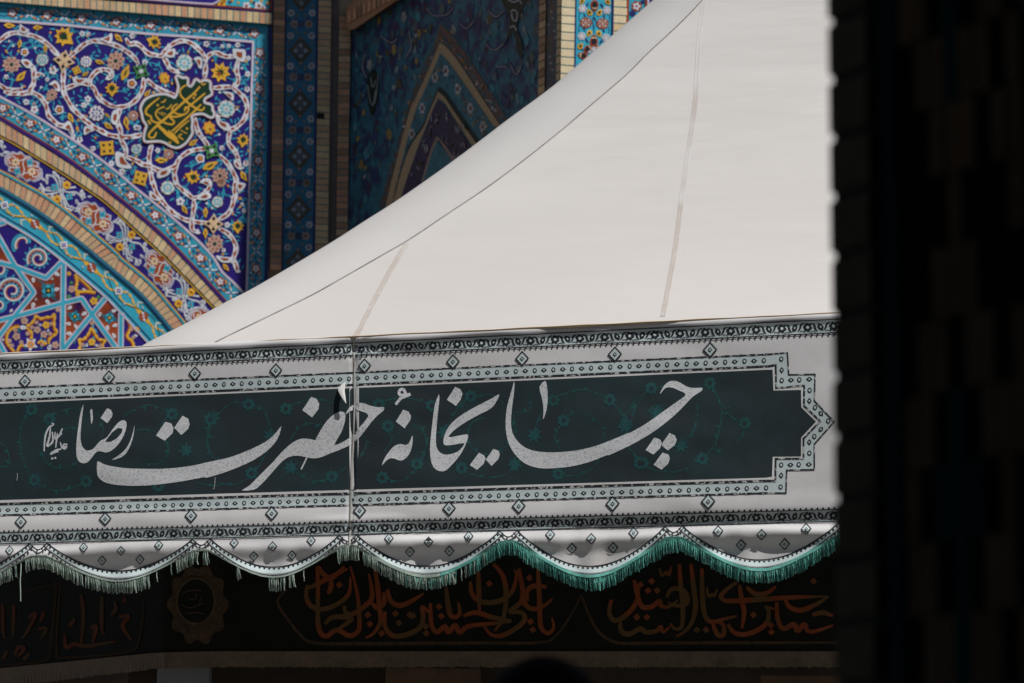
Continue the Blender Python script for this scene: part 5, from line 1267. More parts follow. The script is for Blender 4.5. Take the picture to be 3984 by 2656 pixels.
# hazrat
b = MB()
b.fill(C, [resample(smooth(e2(1220, 700, 1250, 640, 1310, 602, 1370, 598, 1430, 620, 1500, 635, 1556, 635, 1545, 670, 1500, 705, 1440, 770, 1380, 850, 1320, 920, 1250, 970, 1160, 1010, 1080, 1040, 1010, 1070, 940, 1082, 870, 1070, 800, 1058, 730, 1068, 670, 1105, 600, 1180, 530, 1260, 470, 1320, 420, 1355, 315, 1362, 380, 1320, 450, 1250, 520, 1180, 590, 1110, 660, 1030, 730, 965, 790, 925, 850, 908, 920, 915, 985, 930, 1060, 925, 1120, 880, 1160, 840, 1168, 812, 1150, 785, 1110, 778, 1070, 790, 1020, 850, 965, 930, 955, 925, 1000, 840, 1060, 750, 1130, 690, 1180, 673, 1212, 685, 1218, 730, 1205, 790, 1180, 860, 1120, 965, 1200, 935, 1280, 880, 1350, 800, 1420, 710, 1370, 675, 1310, 660, 1260, 668), 2, True), 3.5)], LETTER, ZLT, 14)
b.fill(C, [e2(842, 662, 920, 545, 968, 562, 990, 605, 985, 650, 928, 725)], LETTER, ZLT, 14)
b.ribbon(C, e2(882, 1075, 832, 1178), 6, LETTER, ZLT)
obj('calligraphy_word', b, vb, label='looped white word crossing the seam')
b = MB()
b.fill(C, [resample(smooth(e1(848, 1108, 845, 1200, 860, 1250, 905, 1285, 980, 1308, 1120, 1320, 1280, 1318, 1450, 1300, 1620, 1275, 1780, 1245) + e2(0, 1252, 130, 1215, 280, 1160, 420, 1095, 530, 1020, 600, 950, 640, 880, 660, 800, 620, 850, 560, 910, 470, 965, 350, 1020, 200, 1075, 0, 1118) + e1(1700, 1140, 1550, 1162, 1400, 1172, 1230, 1172, 1080, 1165, 950, 1145, 890, 1125), 2, True), 3.5)], LETTER, ZLT, 14)
for q in (e1(1360, 882, 1440, 762, 1490, 775, 1512, 812, 1505, 860, 1435, 928), e1(1518, 815, 1590, 710, 1640, 735, 1653, 780, 1640, 825, 1580, 878)):
    b.fill(C, [q], LETTER, ZLT, 14)
obj('calligraphy_word', b, vb, label='long boat-shaped white letter with two dots')
# reza
b = MB()
b.fill(C, [resample(smooth(e1(728, 610, 700, 690, 685, 790, 670, 900, 664, 1000, 670, 1070, 690, 1110, 735, 1125, 780, 1100, 830, 1035, 870, 1018, 920, 1030, 970, 1015, 1030, 960, 1080, 880, 1102, 800, 1098, 760, 1070, 748, 1030, 770, 980, 830, 930, 900, 880, 925, 845, 960, 810, 1000, 760, 1013, 725, 990, 705, 940, 703, 860, 712, 750), 2, True), 3.5)], LETTER, ZLT, 14)
b.fill(C, [e1(916, 935, 975, 855, 1030, 815, 1068, 822, 1062, 855, 1020, 905, 965, 935)], DARK, ZLT + .0005, 14)
b.fill(C, [e1(876, 730, 932, 645, 965, 655, 982, 690, 975, 720, 935, 775)], LETTER, ZLT, 14)
b.fill(C, [resample(smooth(e1(785, 670, 802, 650, 808, 700, 808, 745, 796, 785, 790, 720), 2, True), 3)], LETTER, ZLT, 14)
b.fill(C, [resample(smooth(e1(1172, 790, 1160, 850, 1135, 930, 1095, 1000, 1035, 1055, 975, 1095, 1050, 1075, 1100, 1035, 1140, 960, 1165, 870), 2, True), 3)], LETTER, ZLT, 14)
obj('calligraphy_word', b, vb, label='white word with a tall curved stroke near the left end')
b = MB()
for p, w in ((e1(385, 1020, 388, 950, 400, 870, 430, 810, 470, 785, 450, 775), 7), (e1(440, 815, 430, 900, 410, 970, 430, 965, 460, 930, 455, 850), 8), (e1(480, 850, 480, 910, 510, 890, 545, 820), 7), (e1(510, 890, 540, 860), 7), (e1(500, 860, 485, 990), 6), (e1(588, 960, 555, 960, 560, 1000, 580, 975, 545, 990, 525, 940), 8), (e1(535, 1000, 490, 1010, 440, 1045, 470, 1030, 510, 1020), 9), (e1(445, 1085, 465, 1080), 9), (e1(475, 1080, 490, 1075), 9)):
    b.ribbon(C, resample(smooth(p, 4), 3), lambda t, w=w: w * (.6 + .4 * sin(pi * t)), LETTER, ZLT + .0002 * random.random())
obj('calligraphy_word', b, vb, label='tiny stacked white script at the far left')

# seam cord, torn flap, stray threads
b = MB(); b.ribbon(C, resample(SEAM, 14), lambda t: 5.2 + 1.0 * sin(40 * t), CORD, 0.004, 0.0); b.ribbon(C, resample([(x - 5.5, y) for x, y in SEAM], 14), 1.4, INK, 0.0036); obj('seam_cord', b, vb)
b = MB()
fl = [[(1346, 1484, .004), (1330, 1494, .004), (1316, 1508, .004)], [(1343, 1500, .010), (1330, 1510, .016), (1316, 1520, .014)], [(1341, 1522, .017), (1334, 1530, .024), (1324, 1536, .021)], [(1344, 1545, .021), (1339, 1549, .027), (1334, 1552, .027)], [(1347, 1568, .020), (1346, 1568, .023), (1345, 1568, .024)]]
ids = [[len(b.v) + i * 3 + j for j in range(3)] for i in range(5)]
for rw in fl:
    for q in rw: b.v.append(C.pt(*q))
FLAP = mat('torn_cloth_back', (0.72, 0.71, 0.70), rough=.6, var=.05)
for i in range(4):
    for j in range(2): b.face([ids[i][j], ids[i][j + 1], ids[i + 1][j + 1], ids[i + 1][j]], FLAP)
obj('torn_flap', b, vb, True, label='small torn white flap standing off the cloth by the seam')
b = MB()
for p in (e1(150, 1210, 152, 1240, 146, 1275), e2(82, 1245, 80, 1300, 70, 1350)): b.ribbon(C, resample(smooth(p, 4), 3), 1.6, LETTER, .004)
obj('loose_thread', b, vb)

# ------------------------------------------------------------------ fringe
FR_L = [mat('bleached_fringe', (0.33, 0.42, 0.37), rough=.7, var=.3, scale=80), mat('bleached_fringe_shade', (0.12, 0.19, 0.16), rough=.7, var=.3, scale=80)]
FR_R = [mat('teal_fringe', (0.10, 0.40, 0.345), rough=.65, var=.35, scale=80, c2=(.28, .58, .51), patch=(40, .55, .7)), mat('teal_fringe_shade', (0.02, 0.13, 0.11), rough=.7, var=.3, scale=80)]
GAPS = [(45, 98, .10), (320, 340, .2), (578, 685, .07), (772, 790, .15), (812, 920, .0), (932, 1045, .0), (1045, 1148, .45), (1148, 1308, .06), (1395, 1412, .4), (1770, 1832, .30), (2280, 2290, .4)]
def dens(x):
    for a, e, d_ in GAPS:
        if a <= x <= e: return d_
    return 1.0
def strand(b, x, L, M, w, lean_):
    y = yEdge(x)
    base = C.pt(x, y - 2, 0.003)
    n = 4; m_ = V.d * (w / 2); nn = V.n * (w / 2)
    rr = []
    for j in range(n + 1):
        t = j / n
        c_ = base + Vector((0, 0, -1)) * (L * t) + V.d * (lean_ * t * L * .12 + .0012 * sin(t * 9 + x)) + V.n * (.004 * sin(pi * t) + random.uniform(-.0008, .0008)) - V.n * (.012 * t)
        rr.append([len(b.v), len(b.v) + 1, len(b.v) + 2]); b.v += [c_ - m_, c_ + m_, c_ + nn]
    for j in range(n):
        for q in range(3):
            b.face([rr[j][q], rr[j][(q + 1) % 3], rr[j + 1][(q + 1) % 3], rr[j + 1][q]], M)
for i in range(len(PEAK) - 1):
    b = MB(); xa, xb = max(PEAK[i][0], XL), min(PEAK[i + 1][0], XR)
    x = xa
    while x < xb:
        if random.random() < dens(x):
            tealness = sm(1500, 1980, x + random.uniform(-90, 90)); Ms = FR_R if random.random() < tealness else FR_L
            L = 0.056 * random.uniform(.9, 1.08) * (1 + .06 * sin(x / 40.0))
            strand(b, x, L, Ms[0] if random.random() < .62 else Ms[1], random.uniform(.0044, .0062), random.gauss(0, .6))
        x += random.uniform(3.0, 4.4)
    if i == 1 or i == 0:
        pass
    if b.v:
        obj('fringe', b, vb, kind='stuff')
b = MB()
for x, L in ((82, .175), (60, .055), (610, .05), (925, .06), (1062, .06), (1048, .06), (1770, .06), (1795, .062)): strand(b, x, L, FR_L[0], .005, 0)
obj('stray_strand', b, vb, kind='stuff')
b = MB()
n = int((XR - XL) / 7)
pts = [(XL + (XR - XL) * i / n, yEdge(XL + (XR - XL) * i / n)) for i in range(n + 1)]
for i in range(0, len(pts) - 12, 12):
    seg = pts[i:i + 13]; xm = seg[6][0]
    M_ = FR_R[0] if sm(1500, 1980, xm) > .5 else FR_L[0]
    if xm > 1900: M_ = mat('teal_braid', (.16, .50, .44), rough=.6, var=.25, scale=60)
    b.ribbon(C, [(x, y - 3 + random.uniform(-.8, .8)) for x, y in seg], 11 if xm > 1300 else 6, M_, .0062, -.002)
obj('fringe_braid', b, vb)

# ------------------------------------------------------------------ tent roof
ROOF = mat('white_tent_fabric', (0.505, 0.488, 0.475), rough=.62, var=.02, scale=1.6, bump=.06, bscale=320, c2=(.47, .45, .435), patch=(.6, .4, .85), spec=.3)
_b = ROOF.node_tree
_g, _mp, _n, _bp = (_b.nodes.new(t_) for t_ in ('ShaderNodeNewGeometry', 'ShaderNodeMapping', 'ShaderNodeTexNoise', 'ShaderNodeBump'))
_mp.inputs['Rotation'].default_value = (0, radians(-32), 0); _mp.inputs['Scale'].default_value = (0.5, 1.0, 2.4)
_n.inputs['Scale'].default_value, _n.inputs['Detail'].default_value = 1.5, 3
_bp.inputs['Strength'].default_value, _bp.inputs['Distance'].default_value = 0.42, 0.05
_b.links.new(_g.outputs['Position'], _mp.inputs['Vector']); _b.links.new(_mp.outputs[0], _n.inputs['Vector']); _b.links.new(_n.outputs[0], _bp.inputs['Height'])
for _q in [q for q in _b.nodes if q.type == 'BUMP' and q is not _bp]: _b.links.new(_bp.outputs[0], _q.inputs['Normal'])
STRIPM = mat('white_ridge_fabric', (0.50, 0.493, 0.488), rough=.6, var=.02, scale=2.5, bump=.06, bscale=320, spec=.3)
tent = thing('tea_tent', 'white fabric tent with a concave peaked roof, filling the middle right of the picture', 'tent', flat(V.pt(2400, 1300), 0))
Lp = [(440, 1404), (540, 1352), (574, 1331), (668, 1285), (794, 1220), (886, 1170), (990, 1117), (1259, 960), (1410, 864), (1560, 768), (1776, 615), (1982, 459), (2120, 358), (2183, 307), (2303, 204), (2395, 125), (2540, 0), (2640, -95), (2740, -200)]
Sp = [(740, 1394), (840, 1331), (1000, 1253), (1201, 1155), (1299, 1101), (1491, 991), (1599, 928), (1748, 828), (1889, 734), (2031, 629), (2181, 510), (2312, 398), (2438, 290), (2522, 206), (2648, 89), (2733, 0), (2810, -82), (2900, -185)]
def by_len(P_, n):
    q = resample(smooth(P_, 6), 2.0); return [q[int(i * (len(q) - 1) / n)] for i in range(n + 1)]
NS = 90
Ls, Ss = by_len(Lp, NS), by_len(Sp, NS)
runf = lambda x: max(0.12, 0.30 + (x - 820) / 900.0)
sag = lambda i: 0.0
Sw = [V.pt(x, y, -runf(x)) for x, y in Ss]
Lw = [V.pt(x, y, -runf(Ss[i][0]) - .30 - .10 * sin(pi * i / NS)) for i, (x, y) in enumerate(Ls)]
# front slope: level rows running along the eave from the hip to beyond the pillar
rows = []
e0 = [V.pt(760 + (3500 - 760) * j / 40, yTan(760 + (3500 - 760) * j / 40) + 5, -0.02) for j in range(41)]
rows.append(e0)
R0 = V.pt(3600, 1200, 0); ur = (R0 - V.P0).dot(V.d)
for i, P_ in enumerate(Sw):
    us = (P_ - V.P0).dot(V.d)
    rw = []
    for j in range(41):
        t = j / 40; u_ = us + (ur - us) * t
        w_ = 0.0
        rw.append(P_ + V.d * (u_ - us) + V.n * w_)
    rows.append(rw)
b = MB(); ids = []
for rw in rows: ids.append([len(b.v) + j for j in range(len(rw))]); b.v += rw
for i in range(len(ids) - 1):
    for j in range(40): b.face([ids[i][j], ids[i][j + 1], ids[i + 1][j + 1], ids[i + 1][j]], ROOF)
obj('front_slope', b, tent, True)
# ridge strip and the far slope behind it
b = MB(); ids = []
NC = 10
for i in range(NS + 1):
    S_, L_ = Sw[i], Lw[i]; rw = []
    upn = (Vector((0, 0, 1)) + V.n * .5).normalized()
    for j in range(NC + 1):
        t = j / NC
        rw.append(S_.lerp(L_, t) + upn * (.003 + .035 * sin(pi * t)) * (1 if j < NC else 0) + V.n * (.004 if j == 0 else 0))
    back = L_ + V.n * -.5 + V.d * -.25 + Vector((0, 0, -.28)); rw.append(L_.lerp(back, .2) + Vector((0, 0, .02))); rw.append(back); rw.append(back + V.n * -.9 + V.d * -.5 + Vector((0, 0, -.45)))
    ids.append([len(b.v) + j for j in range(len(rw))]); b.v += rw
for i in range(NS):
    for j in range(len(ids[0]) - 1): b.face([ids[i][j], ids[i][j + 1], ids[i + 1][j + 1], ids[i + 1][j]][::-1], STRIPM)
obj('ridge_strip', b, tent, True)
# stitched edge of the ridge strip
b = MB(); SEW = mat('seam_thread', (.22, .20, .18), rough=.9, var=.5, scale=14, c2=(.42, .40, .38), patch=(6, .42, .56))
for i in range(NS):
    a_, c_ = Sw[i], Sw[i + 1]; n_ = V.n * .0018; u_ = Vector((0, 0, .0018))
    o_ = V.n * .006 - Vector((0, 0, .001))
    k = len(b.v); b.v += [a_ + o_ - u_, a_ + o_ + u_, c_ + o_ + u_, c_ + o_ - u_, a_ + o_ + n_, c_ + o_ + n_]
    b.face([k, k + 3, k + 5, k + 4], SEW); b.face([k + 4, k + 5, k + 2, k + 1], SEW)
obj('seam', b, tent)
# taped repairs on the front slope
def on_roof(x, y, off_=0.0):
    lo, hi = 0.0, 3.2                                      # march back from the eave until the slope is met
    dr = fwd + rgt * ((x - CX) / K) + upv * ((CY - y) / K)
    prev = None
    for i in range(len(Sw) - 1):
        for a_, c_ in ((Sw[i], Sw[i + 1]),):
            n_ = V.d.cross(c_ - a_)
            den = dr.dot(n_)
            if abs(den) < 1e-9: continue
            P_ = CAM + dr * ((a_ - CAM).dot(n_) / den)
            if min(a_.z, c_.z) - 1e-4 <= P_.z <= max(a_.z, c_.z) + 1e-4:
                n_ = n_.normalized(); n_ = n_ if n_.dot(CAM - P_) > 0 else -n_
                return P_ + n_ * (off_ + .0006)
    return V.pt(x, y, off_)
class RoofSheet:
    pt = staticmethod(on_roof)
TAPE = mat('old_tape', (.41, .37, .34), rough=.6, var=.10, scale=18, c2=(.46, .43, .41), patch=(9, .55, .62))
for P_, w, nm in (([(1583, 946), (1520, 1050), (1450, 1180), (1400, 1280), (1372, 1316)], 21, 'tape'), ([(2745, -30), (2722, 150), (2705, 400), (2672, 640), (2650, 790)], 19, 'tape'), ([(2650, 790), (2625, 980), (2578, 1236)], 19, 'tape')):
    b = MB(); p = resample(smooth(P_, 6), 16)
    b.ribbon(RoofSheet, [(x - w * .28, y) for x, y in p], lambda t: w * .44 + 1.2 * sin(50 * t), TAPE if P_[-1][1] > 1000 else mat('faint_tape', (.515, .505, .50), rough=.5, var=.05, scale=12, c2=(.43, .39, .36), patch=(1.4, .52, .6)), .001)
    b.ribbon(RoofSheet, [(x + w * .28, y) for x, y in p], lambda t: w * .40 + 1.5 * sin(37 * t), TAPE if P_[-1][1] > 1000 else mat('faint_tape', (.6, .6, .6)), .001)
    obj(nm, b, tent)
# tan hem of the roof along the eave
b = MB(); xs = [XL + (XR - XL) * i / 300 for i in range(301)]
for x in xs:
    wv = 1.5 * sin(x / 37.0) + 1.2 * sin(x / 91.0)
    b.v += [V.pt(x, yTan(x) - 1 + wv * .4, .002), V.pt(x, yTan(x) + 1 + wv * .4, .008), V.pt(x, yTop(x) + 1, .006)]
for i in range(300):
    for j in range(2): k = i * 3 + j; b.face([k, k + 1, k + 4, k + 3], TAN)
obj('hem', b, tent)
# eave beam, and an unseen flat panel added to darken the space below
UND = mat('shade_panel_dark', (.10, .10, .10), rough=.9, var=.1)
b = MB()
A_, B_ = V.pt(-900, yTop(-900) + 40, -.10), V.pt(3700, yTop(3700) + 40, -.10)
zt = A_.z; b.box(flat(A_, zt - .02), flat(B_ - A_, 0), V.n * -3.6, Vector((0, 0, .02)), UND); obj('shade_panel', b, tent)
b = MB(); PIPE = mat('painted_pipe', (.4, .4, .4), rough=.4)
b.box(flat(A_, zt - .10), flat(B_ - A_, 0), V.n * -.05, Vector((0, 0, .05)), PIPE); obj('eave_rail', b, tent)

# ------------------------------------------------------------------ black mourning banner under the tent
KB = Plane(pix(1500, 2400, 14.3), Vector((1, 0, 0)))
KL = Plane(KB.pt(640, 2400), Vector((.69, -.72, 0)))
class Bent:
    n = KB.n
    @staticmethod
    def pt(x, y, off=0.0):
        return (KB if x >= 640 else KL).pt(x, y, off + .004 * sin(x / 60.0) + .003 * sin(x / 23.0 + y / 90))
BLK = mat('black_velvet_banner', (.010, .011, .010), rough=.9, var=.3, scale=8, spec=.15)
GOLD = mat('orange_gold_script', (.20, .045, .011), rough=.6, var=.2, scale=12, c2=(.10, .055, .015), patch=(5.5, .46, .56), spec=.3)
DGOLD = mat('dull_gold_ornament', (.060, .035, .015), rough=.7, var=.4, scale=40, c2=(.03, .022, .012), patch=(45, .5, .6), spec=.3)
BEIGE = mat('dusty_fringe_cloth', (.14, .108, .08), rough=.9, var=.22, scale=30, spec=.2)
bb = thing('black_banner', 'black banner with orange and gold script hanging in the shade under the tent', 'banner', KB.pt(1700, 2600))
b = MB(); xs = [-250 + 20 * i for i in range(190)]
yb_ = lambda x: (2537 if x >= 900 else 2537 + (900 - x) ** 2 / 14000.0 if x > 600 else 2543.4 + (600 - x) * .1)
for x in xs:
    b.v += [Bent.pt(x, 1650), Bent.pt(x, 2100), Bent.pt(x, 2350), Bent.pt(x, yb_(x))]
for i in range(len(xs) - 1):
    for j in range(3): k = i * 4 + j; b.face([k, k + 1, k + 5, k + 4], BLK)
obj('cloth', b, bb, True)
b = MB()
xs = [-250 + 7 * i for i in range(540)]
for i, x in enumerate(xs):
    z_ = .012 + .004 * (i % 2) + .004 * sin(x / 40.0)
    b.v += [Bent.pt(x, yb_(x) - 4, .010), Bent.pt(x, yb_(x) + 24, .012), Bent.pt(x, yb_(x) + 58 + random.uniform(-3, 3) + max(0, 640 - x) * .02, z_)]
for i in range(len(xs) - 1):
    for j in range(2): k = i * 3 + j; b.face([k, k + 1, k + 4, k + 3], BEIGE)
obj('bottom_fringe', b, bb)
def scr(strokes, w, M, z, nm, label=None):
    b = MB()
    for i, p in enumerate(strokes):
        b.ribbon(Bent, resample(smooth(p, 6), 5), lambda t: w * (.35 + .75 * sin(pi * min(1, .12 + t * .88)) ** .7), M, z + .0004 * (i % 5))
    return obj(nm, b, bb, label=label)
W_ = 18
scr([h6(965, 560, 970, 740, 975, 1080, 1040, 1165, 1130, 1110, 1240, 1160, 1310, 1130, 1330, 1050, 1310, 800, 1250, 560), h6(1030, 1060, 1100, 1000, 1260, 1010, 1180, 1080, 1130, 1110), h6(880, 720, 870, 830, 920, 910, 1020, 930, 1150, 880, 1240, 790, 1250, 650), h6(890, 750, 1050, 670, 1230, 580), h6(1060, 800, 1085, 730, 1080, 660), h6(980, 560, 1010, 620, 1090, 660, 1200, 560)], W_, GOLD, .004, 'script_word')
scr([h6(1200, 900, 1210, 960, 1280, 970, 1380, 900, 1440, 820, 1410, 620), h6(1460, 560, 1490, 760, 1500, 900, 1510, 1040, 1450, 1140, 1380, 1180), h6(1440, 880, 1480, 920, 1540, 880, 1540, 780), h6(1570, 760, 1600, 860, 1680, 900, 1780, 860, 1890, 790)], W_, GOLD, .0045, 'script_word')
scr([h6(1550, 950, 1550, 1080, 1620, 1160, 1740, 1150, 1850, 1090, 1880, 1000, 1870, 910, 1940, 960, 1945, 880), h7(165, 880, 175, 1060, 220, 1130, 290, 1080, 320, 1130, 380, 1070, 420, 1130, 490, 1080, 640, 1060, 870, 1040), h7(450, 990, 560, 960, 700, 1000, 870, 1030)], W_, GOLD, .004, 'script_word')
scr([h7(300, 740, 330, 960, 380, 1000, 420, 960, 405, 870), h7(580, 600, 590, 960), h7(510, 690, 530, 810, 620, 870, 760, 860, 870, 780, 910, 640, 890, 590), h7(710, 540, 790, 640, 820, 780, 810, 940, 780, 1040, 720, 1120)], W_, GOLD, .0045, 'script_word')
scr([h7(930, 580, 960, 740, 980, 880, 1050, 930, 1150, 900, 1220, 840), h7(1170, 740, 1060, 730, 1000, 780, 1010, 860), h7(1095, 580, 1110, 900, 1120, 1080, 1180, 1140, 1230, 1090, 1215, 1000), h7(840, 960, 950, 960, 980, 1020, 900, 1100, 780, 1160, 690, 1150, 630, 1080), h7(840, 950, 940, 880, 950, 820)], W_, GOLD, .004, 'script_word')
scr([h7(1730, 850, 1710, 960, 1760, 1030, 1860, 980, 1940, 880, 1960, 760, 1920, 690), h7(1800, 1060, 1820, 1130, 1900, 1140, 1999, 1090), h8(150, 680, 180, 820, 220, 910, 300, 910, 370, 860, 380, 900, 450, 910, 530, 850), h8(540, 540, 550, 700, 570, 900, 560, 1080, 500, 1100, 460, 1050), h8(430, 830, 470, 760, 560, 760, 610, 830, 590, 890, 500, 900, 440, 870)], W_, GOLD, .0045, 'script_word')
scr([h8(640, 540, 665, 760, 680, 900, 650, 1040, 580, 1130, 510, 1165), h8(30, 1040, 40, 1120, 100, 1150, 200, 1100, 250, 1130, 340, 1120, 380, 1080, 400, 1130, 460, 1080), h8(735, 580, 740, 820, 760, 980, 820, 1040, 950, 1010, 1040, 990), h8(830, 1060, 870, 1150, 920, 1150, 920, 1070, 870, 1040)], W_, GOLD, .004, 'script_word')
scr([h8(1040, 700, 960, 750, 900, 810, 900, 830, 960, 860, 1200, 850, 1500, 830, 1830, 820), h8(1060, 720, 1080, 860, 1100, 960, 1080, 1100), h8(1120, 740, 1200, 800, 1300, 790, 1380, 730), h8(1450, 830, 1490, 910, 1590, 940, 1720, 890, 1830, 820), h8(960, 1060, 1010, 1130, 1100, 1150, 1220, 1110, 1300, 1040, 1310, 940, 1280, 910, 1360, 930)], W_, GOLD, .0045, 'script_word')
scr([h8(1380, 870, 1390, 1020, 1440, 1100, 1530, 1060, 1560, 1120, 1620, 1060, 1650, 1120, 1720, 1120, 1870, 1070), h8(1690, 980, 1780, 960, 1870, 990)], W_, GOLD, .004, 'script_word')
scr([h8(780, 740, 790, 820, 830, 800, 840, 820, 870, 750)], W_ * .6, GOLD, .004, 'script_mark')
scr([h8(370, 580, 390, 640, 430, 610, 450, 640, 470, 560)], W_ * .6, GOLD, .004, 'script_mark')
for q in h6(1155, 720, 1400, 980, 1420, 1060, 1520, 1140, 1640, 970, 1670, 1050, 1765, 980) + h7(675, 710, 1020, 660, 1030, 1040, 1050, 1110, 240, 910, 260, 990, 15, 990, 125, 1080, 130, 1140, 1950, 1000, 1980, 720) + h8(300, 690, 270, 770, 350, 770, 170, 1000, 260, 1000, 690, 1110, 770, 1110, 1180, 980, 1330, 1070, 1335, 1130, 1700, 690):
    b = MB(); b.prism(Bent, xf([(-1, -.15), (.15, -1), (1, .15), (-.15, 1)], *q, 0, 14), GOLD, .0062); obj('script_dot', b, bb)
scr([h6(700, 760, 620, 870, 720, 1030, 800, 1130, 930, 1220, 1400, 1228, 1999, 1225) + h7(600, 1222, 1100, 1220, 1250, 1160, 1400, 950, 1470, 800)], 13, DGOLD, .004, 'ornament_border')
scr([h7(1470, 820, 1600, 1100, 1760, 1215, 2000, 1225) + h8(600, 1222, 1860, 1220, 2100, 1220)], 13, DGOLD, .0045, 'ornament_border')
DGOLD2 = mat('shade_dimmed_gold', (.030, .019, .010), rough=.8, var=.5, scale=40, spec=.1)  # darker copy for the left panel, its shade put into the colour
GOLD2 = mat('shade_dimmed_orange', (.085, .022, .008), rough=.7, var=.4, scale=14, c2=(.05, .03, .01), patch=(6, .46, .58), spec=.1)  # left panel script, darkened in colour to read as shaded
scr([h5(-60, 1420, 200, 1400, 400, 1370, 440, 1200, 480, 760, 440, 720, -60, 860)], 9, DGOLD2, .004, 'ornament_border')
scr([h5(520, 700, 490, 1280, 560, 1350, 1100, 1300, 1200, 1200, 1240, 900, 1200, 780)], 9, DGOLD2, .004, 'ornament_border')
scr([h5(560, 1150, 570, 1260, 640, 1230, 720, 1250, 820, 1240, 1000, 1210), h5(700, 800, 720, 1000, 700, 1230), h5(880, 820, 880, 1100, 910, 1150), h5(960, 980, 1000, 930, 990, 860), h5(1030, 1000, 1110, 990, 1060, 1080, 1140, 1200), h5(1080, 830, 1070, 880), h5(600, 1080, 650, 1010), h5(780, 1100, 830, 1080, 800, 1220)], 15, GOLD2, .004, 'script_word')
scr([h5(20, 890, 30, 1150, 60, 1180), h5(240, 1010, 310, 970, 220, 1150, 180, 1180), h5(330, 1100, 400, 1100, 350, 1190), h5(130, 1330, 160, 1260, 210, 1270, 150, 1350), h5(120, 900, 110, 1180), h5(380, 950, 350, 1040), h5(200, 1370, 260, 1310), h5(60, 1290, 20, 1370)], 13, GOLD2, .004, 'script_word')
b = MB(); cx, cy = h5(1710, 890)[0]
P_ = [(cx + (112 + 10 * cos(10 * t)) * cos(t) * (1 if True else 1), cy + (150 + 12 * cos(10 * t)) * sin(t)) for t in (2 * pi * i / 90 for i in range(90))]
Q_ = [(cx - 8 + 70 * cos(t), cy - 12 + 84 * sin(t)) for t in (2 * pi * i / 40 for i in range(40))]
b.fill(Bent, [P_], DGOLD, .004); b.fill(Bent, [[(cx - 8 + (x - cx + 8) * 1.1, cy - 12 + (y - cy + 12) * 1.1) for x, y in Q_]], mat('medallion_rim', (.075, .05, .025), rough=.7, var=.3, scale=30), .006); b.fill(Bent, [Q_], BLK, .008)
for p in (h5(1580, 790, 1640, 770, 1740, 770), h5(1570, 890, 1640, 920, 1760, 880), h5(1600, 970, 1680, 960, 1760, 970), h5(1620, 830, 1680, 850, 1700, 800), h5(1740, 820, 1720, 900)): b.ribbon(Bent, resample(smooth(p, 4), 4), 5, DGOLD, .010)
obj('medallion', b, bb, label='oval gold medallion')

# kiosk wall and post below the black banner
ks = thing('kiosk', 'dim brown kiosk wall with a pale post, in shade under the black banner', 'kiosk', flat(KB.pt(1500, 2600, -.5), 0))
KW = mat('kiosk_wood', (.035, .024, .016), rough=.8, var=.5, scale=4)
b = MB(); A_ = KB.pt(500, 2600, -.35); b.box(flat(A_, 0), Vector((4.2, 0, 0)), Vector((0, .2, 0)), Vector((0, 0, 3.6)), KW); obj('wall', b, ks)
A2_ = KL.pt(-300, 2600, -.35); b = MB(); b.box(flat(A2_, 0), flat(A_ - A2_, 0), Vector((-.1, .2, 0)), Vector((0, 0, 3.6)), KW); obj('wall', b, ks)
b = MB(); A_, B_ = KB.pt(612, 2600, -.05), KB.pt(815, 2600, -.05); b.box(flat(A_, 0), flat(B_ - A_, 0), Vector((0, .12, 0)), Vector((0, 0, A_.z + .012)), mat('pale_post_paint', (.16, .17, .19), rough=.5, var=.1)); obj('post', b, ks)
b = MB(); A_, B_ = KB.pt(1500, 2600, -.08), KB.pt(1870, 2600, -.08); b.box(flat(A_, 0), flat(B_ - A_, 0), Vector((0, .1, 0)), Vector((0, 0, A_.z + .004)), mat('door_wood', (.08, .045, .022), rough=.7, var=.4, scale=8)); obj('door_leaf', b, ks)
b = MB(); A_, B_ = KB.pt(2960, 2620, -.06), KB.pt(3300, 2620, -.06); b.box(flat(A_, A_.z - .1), flat(B_ - A_, 0), Vector((0, .1, 0)), Vector((0, 0, .09)), mat('door_wood', (.08, .045, .022))); obj('sign_board', b, ks)

